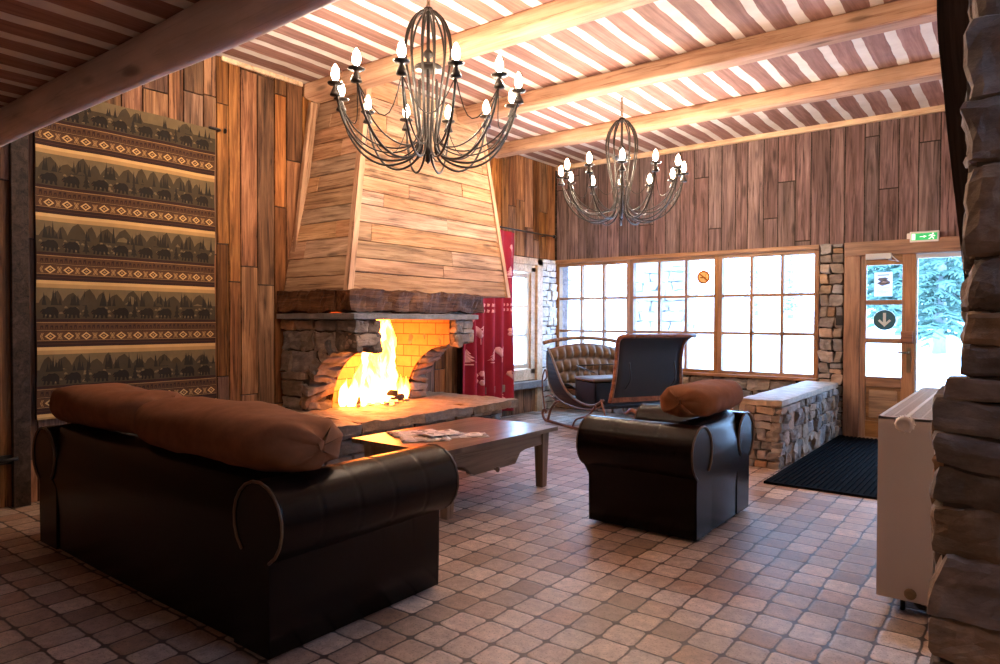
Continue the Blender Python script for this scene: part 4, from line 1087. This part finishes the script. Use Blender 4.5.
# ---------------------------------------------------------------- chandeliers
def chandelier(loc, ceil_z, label, rz):
    t = thing('chandelier', loc, rz, label, 'chandelier', 'candle chandeliers on the ceiling')
    N_ = 12; zr = 0
    # local z=0 at the cups
    ch = MB(); z = .565; i = 0; top = ceil_z - loc[2]
    while z < top-.01:
        a = PI/2*(i % 2)
        ch.tube([V(math.cos(a)*.011*math.cos(q), math.sin(a)*.011*math.cos(q), z+.016+.022*math.sin(q)) for q in [2*PI*k/10 for k in range(10)]], .005, 5, closed=True)
        z += .032; i += 1
    ch.build('chain', M['brass'], t)
    hb = MB(); hb.lathe([(.0, .57), (.028, .565), (.035, .55), (.03, .53), (.012, .52), (.012, .30), (.03, .28), (.034, .26), (.012, .24), (.010, -.30), (.028, -.33), (.03, -.36), (.012, -.38), (.018, -.42), (0, -.44)], (0, 0, 0), 14)
    hb.lathe([(.085, .17), (.09, .175), (.09, .185), (.085, .19)], (0, 0, 0), 16)
    hb.build('hub', M['iron'], t)
    base = [(.02, .545), (.07, .52), (.125, .44), (.150, .33), (.145, .20), (.115, .02), (.080, -.16), (.065, -.28), (.085, -.37), (.17, -.425), (.30, -.435), (.43, -.37), (.53, -.24), (.575, -.10), (.590, -.01)]
    low = [(.058, .10), (.060, -.15), (.075, -.27), (.13, -.335), (.24, -.36), (.37, -.33), (.48, -.25), (.55, -.13), (.588, -.05)]
    for k in range(N_):
        a = 2*PI*k/N_; ca, sa = math.cos(a), math.sin(a); b_ = a+.10
        P = lambda r, z, w=0: V(r*math.cos(a)-w*math.sin(a), r*math.sin(a)+w*math.cos(a), z)
        mb = MB(); mb.tube(crv([P(r, z) for r, z in base], 4), .0080, 6); mb.tube(crv([P(r, z, .018*(1-i/8)) for i, (r, z) in enumerate(low)], 4), .0055, 5)
        arm = mb.build('arm', M['iron'], t)
        c = P(.590, 0)
        mb = MB(); mb.lathe([(.010, -.075), (.034, -.07), (.030, -.055), (.013, -.015), (.013, -.004), (.045, .0), (.050, .008), (.044, .010), (.012, .006), (.012, .022), (0, .022)], c, 12); mb.build('drip_cup', M['iron'], arm)
        mb = MB(); mb.lathe([(.008, .022), (.021, .040), (.025, .060), (.020, .088), (.008, .116), (.001, .124)], c, 8); mb.build('bulb', M['bulb'], arm)
        a2 = a+2*PI/N_
        p, q = V(.585*ca, .585*sa, -.065), V(.585*math.cos(a2), .585*math.sin(a2), -.065)
        pts = []
        for i in range(9):
            s_ = i/8; m_ = p*(1-s_)+q*s_; m_.z -= .20*(1-(2*s_-1)**2); m_.x *= 1-.10*math.sin(PI*s_); m_.y *= 1-.10*math.sin(PI*s_); pts.append(m_)
        mb = MB(); mb.tube(pts, .0035, 5); mb.build('swag', M['iron'], t)
    return t
chandelier((-3.08, 3.24, 2.70), H1, 'black iron candle chandelier nearer the camera, hanging large in front of the fireplace hood', R(-1))
chandelier((-3.136, 6.03, 2.66), H1, 'black iron candle chandelier farther away, hanging smaller in front of the windows', R(-2))

# ---------------------------------------------------------------- antique sleigh
SO = V(-4.6, 7.1, 0); srz = math.atan2(-.469, .883)
t = thing('antique_sleigh', SO, srz, 'antique horse sleigh with tufted tan seat and tall curved black dashboard, beside the windows', 'sleigh')
def tuft(u, v):
    y = 1.0*u; z = .44+.44*v + .06*math.sin(PI*u)*v
    a = 0; du = abs(((u*9+math.floor(v*3)*.5) % 1)-.5)*2; dv = abs(((v*3) % 1)-.5)*2
    return (-.02-.10*v + .07*(1-du**2.0)*(1-dv**2.0), y, z)
mb = MB(); mb.grid(tuft, 90, 30); mb.grid(lambda u, v: (-.05-.10*v, u, .44+.45*v+.06*math.sin(PI*u)*v), 12, 4); mb.build('seat_back', M['seat_fabric'], t)
mb = MB(); mb.tube(crv([(-.13, -.01, .875), (-.14, .25, .925), (-.145, .5, .945), (-.14, .75, .925), (-.13, 1.01, .875)], 6), .014, 8); mb.build('seat_back_frame', M['sleigh_wood'], t)
mb = MB(); mb.tube(crv([(-.17, -.06, .965), (-.175, .12, 1.0), (-.18, .5, 1.025), (-.175, .88, 1.0), (-.17, 1.06, .965)], 6), .030, 8, flat=.8)
mb.build('top_rail', M['plank'], t)
mb = MB()
for y in (.12, .4, .75): mb.tube([(-.14, y, .90), (-.175, y, 1.01)], .006, 6)
mb.build('rail_post', M['black_metal'], t)
mb = MB(); mb.grid(lambda u, v: (.0+.50*u, .03+.94*v, .43+.055*math.sin(PI*min(1, u*1.0))**.5), 14, 12); mb.bb((.0, .03, .36), (.5, .97, .425)); mb.build('seat_cushion', M['seat_fabric'], t)
top_ = crv([(-.15, 0, .90), (-.05, 0, .80), (.06, 0, .66), (.20, 0, .50), (.34, 0, .40), (.52, 0, .33), (.75, 0, .29), (.95, 0, .31), (1.12, 0, .38)], 5)
bot_ = crv([(-.17, 0, .86), (-.17, 0, .66), (-.10, 0, .46), (.02, 0, .34), (.20, 0, .27), (.45, 0, .24), (.70, 0, .235), (.95, 0, .26), (1.13, 0, .33)], 5)
for y, s_ in ((-.01, -1), (1.01, 1)):
    mb = MB(); n = len(top_); vs = [V(p.x, y, p.z) for p in top_]+[V(p.x, y, p.z) for p in bot_]+[V(p.x, y-s_*.02, p.z) for p in top_]+[V(p.x, y-s_*.02, p.z) for p in bot_]
    fs = []
    for i in range(n-1): fs += [(i, i+1, n+i+1, n+i), (2*n+i+1, 2*n+i, 3*n+i, 3*n+i+1), (i, 2*n+i, 2*n+i+1, i+1), (n+i+1, 3*n+i+1, 3*n+i, n+i)]
    fs += [(0, n, 3*n, 2*n), (n-1, 3*n-1, 4*n-1, 2*n-1)]
    mb.add(vs, fs); sp = mb.build('side_panel', M['dark_post'], t)
    mb = MB(); mb.tube([V(p.x, y, p.z) for p in top_], .017, 8, flat=.8); mb.tube([V(p.x, y, p.z) for p in bot_], .010, 6); mb.build('edge_moulding', M['seat_fabric'] if s_ < 0 else M['sleigh_wood'], sp)
mb = MB(); mb.bb((-.05, .02, .27), (1.05, .98, .30)); mb.bb((.46, .03, .28), (.49, .97, .55)); mb.bb((.46, .03, .28), (.90, .06, .54)); mb.bb((.46, .94, .28), (.90, .97, .54)); mb.bb((.87, .03, .28), (.90, .97, .54)); mb.build('body_floor', M['black_leather'], t)
mb = MB(); mb.bb((.44, .02, .55), (.88, .98, .595)); mb.build('driver_bench', M['seat_fabric'], t, bevel=.02)
mb = MB(); mb.tube([(.47, .04, .72), (.47, .96, .72)], .008, 6)
for y in (.06, .35, .65, .94): mb.tube([(.47, y, .58), (.47, y, .72)], .006, 6)
mb.tube([(.47, .04, .72), (.86, .04, .66)], .006, 6); mb.build('bench_rail', M['black_metal'], t)
# dashboard, leaning out and curling forward at the top
dcur = crv([(1.20, 0, .36), (1.225, 0, .55), (1.24, 0, .75), (1.26, 0, .92), (1.30, 0, 1.03), (1.36, 0, 1.08), (1.43, 0, 1.085)], 5)
def dash(u, v, off=0, w0=.02, w1=.98):
    k = v*(len(dcur)-1); i = min(int(k), len(dcur)-2); p = dcur[i]*(1-(k-i))+dcur[i+1]*(k-i)
    nar = .05*math.sin(PI*min(1, v*1.2))
    nl = .16*max(0, (v-.62)/.38)**2.2
    return (p.x+off, (w0+nar+nl)*(1-u)+(w1-nar)*u, p.z-.25*off)
mb = MB(); mb.grid(lambda u, v: dash(u, v), 10, 24); mb.build('dashboard', M['black_leather'], t, solid=.015)
mb = MB()
for u in (0, 1): mb.tube([dash(u, v/20) for v in range(21)], .024, 8)
mb.tube([dash(u/8, 1) for u in range(9)], .022, 8); mb.build('dashboard_frame', M['sleigh_wood'], t)
mb = MB()
mb.bb((1.17, .03, .36), (1.215, .97, .46)); mb.build('cross_board', M['sleigh_wood'], t)
mb = MB()
for y in (.2, .8): mb.tube(crv([(1.22, y, .5), (1.32, y, .62), (1.30, y, .8)], 5), .008, 6)
mb.build('lamp_bracket', M['black_metal'], t)
for y in (-.10, 1.10):
    ys = 1 if y > 0 else -1
    mb = MB()
    mb.tube(crv([(-.02, y, .11), (-.06, y, .14), (-.11, y, .10), (-.08, y, .04), (0, y, .016), (.3, y, .014), (.8, y, .014), (1.3, y, .014), (1.7, y, .03), (1.88, y, .13), (1.90, y, .28), (1.78, y, .36), (1.68, y, .31)], 6), .014, 8, flat=1.5)
    rn = mb.build('runner', M['sleigh_wood'], t)
    mb = MB()
    mb.tube(crv([(.03, y, .03), (.10, y, .16), (.22, y*.97, .26), (.30, y*.9+.0, .28)], 5), .016, 8)
    mb.tube(crv([(-.06, y, .16), (-.11, y, .34), (-.12, y, .52), (-.05, y+ys*.0, .64), (-.01, y, .55), (-.07, y, .50)], 6), .010, 6)
    mb.tube(crv([(-.04, y, .30), (.06, y, .33), (.20, y, .30)], 4), .008, 6)
    mb.tube(crv([(1.1, y*.97, .32), (.95, y, .20), (.7, y, .12), (.62, y, .03)], 5), .012, 6)
    mb.tube(crv([(1.2, y*.97, .40), (1.3, y, .22), (1.35, y, .03)], 5), .012, 6)
    mb.build('strut', M['sleigh_wood'], t)

# ---------------------------------------------------------------- low wall, door mat, radiator
mb = MB(); rg = random.Random(91)
mb.bb((-1.88, 5.97, 0), (-1.63, YB-.09, .53), mat=1)
stones(mb, (-1.90, 5.96, 0), X, Z, -Y, .30, .53, rg=rg, lmin=.07, lmax=.16, hmin=.06, hmax=.13, depth=.08, out=.015, gap=.008)
stones(mb, (-1.61, 5.95, 0), Y, Z, X, 2.15, .53, rg=rg, lmin=.08, lmax=.25, hmin=.07, hmax=.2, depth=.09, out=.018, gap=.006, rough=1.3, rad=.45)
stones(mb, (-1.90, 8.11, 0), -Y, Z, -X, 2.14, .53, rg=rg, lmin=.08, lmax=.25, hmin=.07, hmax=.2, depth=.09, out=.018, gap=.006, rough=1.3, rad=.45)
roughslab(mb, (-1.925, 5.93, .53), (-1.585, YB-.085, .59), 8, 44, .006, (.75, .6, .5), 92, mat=2)
tag(mb.build('low_stone_wall', [M['stone'], M['mortar'], M['hearth']], org=(-1.75, 7, 0)), 'low stone bench wall jutting from the windows beside the black door mat', 'wall')
mb = MB(); mb.bb((-1.56, 5.40, 0), (-.52, 8.10, .008))
for i in range(26): x = -1.53+i*.0385; mb.bb((x, 5.42, .006), (x+.020, 8.08, .018))
mb.bb((-1.57, 5.385, 0), (-.51, 5.42, .018)); mb.bb((-1.57, 5.385, 0), (-1.535, 8.11, .018)); mb.bb((-.545, 5.385, 0), (-.51, 8.11, .018))
tag(mb.build('door_mat', M['black_rubber'], org=(-1.0, 6.7, 0)), 'large ribbed black rubber door mat on the tiles in front of the door', 'mat')
RO = V(-.39, 4.1, 0); t = thing('radiator', RO, 0, 'tall white panel radiator with slotted top standing against the stone pillar at right', 'radiator')
x0, x1, y0, y1, z0, z1 = -.492, -.285, 3.33, 4.95, .065, .843
mb = MB()
mb.bb((x0, y0, z0), (x1, y0+.003, z1-.004)); mb.bb((x0, y1-.003, z0), (x1, y1, z1-.004))
for xx in (x0, x1-.02): mb.bb((xx, y0+.003, z0), (xx+.02, y1-.003, z1-.010))
mb.bb(((x0+x1)/2-.012, y0+.01, z0+.03), ((x0+x1)/2+.012, y1-.01, z1-.03))
n = 48
for i in range(n):
    y = y0+.02+(y1-y0-.04)*i/n
    for xx in (x0+.05, x1-.05): mb.bb((xx-.03, y, z0+.05), (xx+.03, y+.003, z1-.25))
mb.build('body', M['white'], t, org=RO)
mb = MB()
for xx in (x0, x1-.012, (x0+x1)/2-.008): mb.bb((xx, y0, z1-.012), (xx+.014, y1, z1))
mb.bb((x0, y0, z1-.012), (x1, y0+.012, z1)); mb.bb((x0, y1-.012, z1-.012), (x1, y1, z1))
for i in range(56): y = y0+.02+i*(y1-y0-.03)/56; mb.bb((x0+.01, y, z1-.008), (x1-.01, y+.011, z1-.001))
for xx in (x0+.05, x1-.05): mb.bb((xx-.004, y0+.01, z1-.009), (xx+.003, y1-.01, z1-.002))
mb.build('grille', M['white'], t, org=RO)
mb = MB(); c = V(-.387, 3.33, .822); mb.lathe([(.018, 0), (.018, -.02), (.032, -.025), (.036, -.04), (.034, -.07), (.024, -.08), (.018, -.074), (0, -.074)], c, 18, 'y')
for k in range(12): a = 2*PI*k/12; mb.box(c+V(.036*math.cos(a), -.05, .036*math.sin(a)), (.004, .035, .004))
mb.build('thermostat_knob', M['white_plastic'], t, org=RO)
mb = MB(); c = V(-.362, 3.33, .105); mb.lathe([(.012, 0), (.012, -.012), (.022, -.014), (.024, -.022), (.022, -.03), (.010, -.032), (0, -.03)], c, 14, 'y'); mb.build('drain_valve', M['brass'], t, org=RO)
mb = MB(); mb.tube([(-.36, 3.36, .075), (-.33, 3.35, .045), (-.27, 3.35, .04), (-.25, 3.35, -.0)], .011, 8); mb.tube([(-.40, 3.40, .07), (-.40, 3.40, 0)], .010, 8); mb.tube([(-.40, 4.88, .07), (-.40, 4.88, 0)], .010, 8); mb.build('pipe', M['black_metal'], t, org=RO)
mb = MB(); mb.bb((-.285, 3.55, .70), (-.165, 3.58, .80)); mb.bb((-.285, 4.65, .70), (-.165, 4.68, .80)); mb.bb((-.29, 3.50, .775), (-.24, 3.53, .80)); mb.build('bracket', M['white'], t, org=RO)

# ---------------------------------------------------------------- signs
SY = YB-.02
mb = MB(); mb.bb((-.955, SY-.045, 2.105), (-.70, SY+.02, 2.215)); mb.bb((-.985, SY-.01, 2.115), (-.955, SY+.02, 2.205))
SH = V(.015, 0, -.045)
mb.v = [p+SH for p in mb.v]
sg = thing('exit_sign', (-.83, SY, 2.16), 0, 'small green lit emergency exit sign with running figure above the door', 'exit sign')
mb.build('housing', M['white_plastic'], sg, org=sg.location, bevel=.006)
mb = MB(); yy = SY-.047
mb.add([V(-.94, yy, 2.125), V(-.715, yy, 2.125), V(-.715, yy, 2.195), V(-.94, yy, 2.195)], [(0, 1, 2, 3)])
mb.v = [p+SH for p in mb.v]
gp = mb.build('green_panel', M['exit_green'], sg, org=sg.location)
mb = MB(); yy -= .002
def sp_(pts): mb.add([V(a, yy, b) for a, b in pts], [tuple(range(len(pts)))])
sp_([(-.935, 2.13), (-.905, 2.13), (-.905, 2.19), (-.935, 2.19)])                       # door
sp_([(-.865, 2.157), (-.83, 2.157), (-.83, 2.147), (-.805, 2.16), (-.83, 2.173), (-.83, 2.163), (-.865, 2.163)][::-1])  # arrow
sp_([(-.752+.008*math.cos(a*PI/4), 2.184+.008*math.sin(a*PI/4)) for a in range(8)])
sp_([(-.775, 2.178), (-.755, 2.174), (-.742, 2.165), (-.735, 2.170), (-.731, 2.164), (-.742, 2.156), (-.752, 2.162), (-.756, 2.152), (-.742, 2.144), (-.744, 2.130), (-.751, 2.130), (-.751, 2.141), (-.765, 2.147), (-.778, 2.132), (-.790, 2.133), (-.789, 2.139), (-.780, 2.140), (-.768, 2.154), (-.766, 2.166), (-.775, 2.169), (-.784, 2.160), (-.789, 2.164)])
mb.v = [p+SH for p in mb.v]
mb.build('pictogram', M['exit_white'], sg, org=sg.location)
# notice sheet and arrow disc on the door panes, no smoking sticker on the window
mb = MB(); yy = YB-.010; mb.bb((-1.265, yy-.001, 1.515), (-1.095, yy, 1.77))
mb.bb((-1.235, yy-.002, 1.735), (-1.125, yy-.001, 1.745), mat=1)
mb.add([V(a, yy-.003, b) for a, b in [(-1.24, 1.655), (-1.19, 1.625), (-1.12, 1.645), (-1.115, 1.67), (-1.15, 1.69), (-1.13, 1.70), (-1.16, 1.715), (-1.22, 1.71), (-1.235, 1.69), (-1.205, 1.675)]], [tuple(range(10))], mat=1)
mb.add([V(a, yy-.004, b) for a, b in [(-1.20, 1.66), (-1.16, 1.655), (-1.14, 1.665), (-1.18, 1.675)]], [(0, 1, 2, 3)])
for i in range(6): mb.bb((-1.245, yy-.002, 1.605-i*.013), (-1.12-.03*(i % 3), yy-.001, 1.608-i*.013), mat=1)
tag(mb.build('notice_sheet', [M['notice'], M['ink']], org=(-1.18, yy, 1.64)), 'white printed notice with a small grey picture on the top pane of the door', 'notice')
mb = MB(); c = V(-1.165, YB-.008, 1.265)
mb.prism([c+V(.105*math.cos(2*PI*k/40), 0, .105*math.sin(2*PI*k/40)) for k in range(40)], (0, -.002, 0))
mb.prism([c+V(.108*math.cos(2*PI*k/40), .001, .108*math.sin(2*PI*k/40)) for k in range(40)], (0, -.0005, 0), mat=1)
ar = [(-.014, .075), (.014, .075), (.014, -.025), (.045, .008), (.062, -.008), (0, -.072), (-.062, -.008), (-.045, .008), (-.014, -.025)]
mb.prism([c+V(a, -.003, b) for a, b in ar], (0, -.001, 0), mat=1)
tag(mb.build('arrow_sticker', [M['teal'], M['disc_white']], org=c), 'round dark blue sticker with a white down arrow on the middle pane of the door', 'sticker')
mb = MB(); c = V(-3.15, YB+.04, 1.79); ro, ri = .082, .062; n = 40
mb.prism([c+V(.084*math.cos(2*PI*k/n), 0, .084*math.sin(2*PI*k/n)) for k in range(n)], (0, .002, 0), mat=1)
mb.add([c+V(r_*math.cos(2*PI*k/n), -.001, r_*math.sin(2*PI*k/n)) for r_ in (ro, ri) for k in range(n)], [(k, (k+1) % n, n+(k+1) % n, n+k) for k in range(n)])
mb.box(c+V(0, -.001, 0), (.135, .001, .016), Matrix.Rotation(R(40), 3, 'Y')); mb.bb(c+V(-.042, -.002, -.011), c+V(.022, -.001, .004)); mb.bb(c+V(.027, -.002, -.011), c+V(.036, -.001, .004))
mb.tube([c+V(.030, -.002, .010), c+V(.022, -.002, .022), c+V(.034, -.002, .032)], .003, 4)
tag(mb.build('no_smoking_sticker', [M['orange_ink'], M['sticker']], org=c), 'round orange no smoking sticker on a top pane of the middle window', 'sticker')
mb = MB(); mb.bb((-1.625, YB-.075, 1.205), (-1.555, YB-.03, 1.315)); mb.bb((-1.61, YB-.08, 1.24), (-1.57, YB-.074, 1.28))
tag(mb.build('wall_switch', M['black_metal'], org=(-1.59, YB-.05, 1.26), bevel=.004), 'small black switch box on the stone pier beside the door', 'switch')

# ---------------------------------------------------------------- outside
def gz(x, y):
    d = max(0, y-10.5); s_ = .13*d if d < 9 else 1.17+(d-9)*.04
    e = max(0, -x-9)*.05
    return -.18+s_+e+.12*noise.noise(V(x*.5, y*.5, 0))
mb = MB(); mb.grid(lambda u, v: (-45+75*u, 8.45+50*v, gz(-45+75*u, 8.45+50*v)), 80, 60)
mb.grid(lambda u, v: (-45+39.2*u, -15+23.45*v, gz(-45+39.2*u, 8)), 20, 10)
o = mb.build('snow_ground', M['snow'], org=(0, 20, 0)); o['kind'] = 'structure'
rg = random.Random(101)
def tree(x, y, h, label, seed, nm='needles'):
    t = thing('spruce_tree', (x, y, gz(x, y)-.1), 0, label, 'tree', 'frosted trees on the snowy bank')
    mb = MB(); mb.tube([(0, 0, 0), (.03, 0, h*.5), (0, 0, h*.97)], [.13, .08, .02], 7); mb.build('trunk', M['bark'], t)
    mb = MB(); rg_ = random.Random(seed); nl = int(h*5.0)
    for i in range(nl):
        z = h*(.14+.85*i/nl); L = (1-i/nl)**.8*h*.20+.12; nb = 9
        for k in range(nb):
            a = 2*PI*(k+rg_.random())/nb; l = L*rg_.uniform(.5, 1.15); dr_ = l*rg_.uniform(.1, .5)
            d = V(math.cos(a), math.sin(a), 0); s_ = V(-d.y, d.x, 0); zb = z+rg_.uniform(-.1, .1)
            for q in range(5):
                f0 = (q+.6)/5.5; c = d*l*f0+V(0, 0, zb-dr_*f0*f0)
                for sg in (-1, 1):
                    e = c + d*l*.16 + s_*sg*l*.28*(1.15-f0)*rg_.uniform(.6, 1.2) + V(0, 0, rg_.uniform(-.12, .03)*l)
                    p = [c-d*l*.08, c+d*l*.10+V(0, 0, .03), e]
                    mb.add([*p, *[u_+V(0, 0, -.03) for u_ in p]], [(0, 1, 2), (5, 4, 3), (0, 3, 4, 1), (1, 4, 5, 2), (2, 5, 3, 0)], (rg_.random(), 0, 0))
    mb.build('branches', M[nm], t)
k = 0
for i, (x, y, h_) in enumerate(((-1.35, 16.4, 4.2), (-2.35, 19.0, 4.6), (-.35, 19.3, 4.4), (-1.5, 21.7, 4.8), (-3.4, 23.3, 5.0), (-2.2, 26.0, 5.4), (-.3, 24.8, 5.0))):
    tree(x, y, h_, 'frosted green spruce on the snowy bank seen through and beside the glazed door', 200+i)
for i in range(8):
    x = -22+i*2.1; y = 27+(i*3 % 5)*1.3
    tree(x, y, rg.uniform(3, 4.5), 'spruce with haze painted into its needles, on the snowy bank seen through the long row of windows', 300+i, 'needles_hazed')
mb = MB(); rg = random.Random(111); mb.bb((-5.05, 10.05, -.2), (-4.15, 10.5, 3.2), mat=1)
stones(mb, (-5.07, 10.03, -.2), X, Z, -Y, .94, 3.4, rg=rg, depth=.08, hmin=.12, hmax=.22, lmin=.18, lmax=.4); stones(mb, (-4.13, 10.03, -.2), Y, Z, X, .5, 3.4, rg=rg, depth=.08, hmin=.12, hmax=.22)
tag(mb.build('outdoor_stone_post', [M['stone_daylit'], M['mortar_pale']], org=(-4.6, 10.2, 0)), 'stone post outside, paled with painted glare, seen faintly through the middle window', 'pillar')

# unseen fill lamp, added behind the viewpoint to light log, low ceiling and pillar
t = thing('fill_lamp', (.9, -1.0, 0), 0, 'added fill lamp behind the viewpoint, a milky globe on a brass stand', 'lamp')
mb = MB(); mb.lathe([(.0, 0), (.15, .0), (.155, .012), (.14, .025), (.03, .04), (.014, .06), (.013, 1.28), (.04, 1.30), (.045, 1.335), (0, 1.335)], (0, 0, 0), 24); mb.build('stand', M['brass'], t)
mb = MB(); mb.lathe([(.045, 1.335), (.10, 1.36), (.135, 1.41), (.145, 1.47), (.135, 1.53), (.10, 1.585), (.05, 1.61), (0, 1.615)], (0, 0, 0), 24); mb.build('fill_globe', emit('lit fill lamp glass', (1.0, 0.70, 0.50), FILL_LAMP), t)
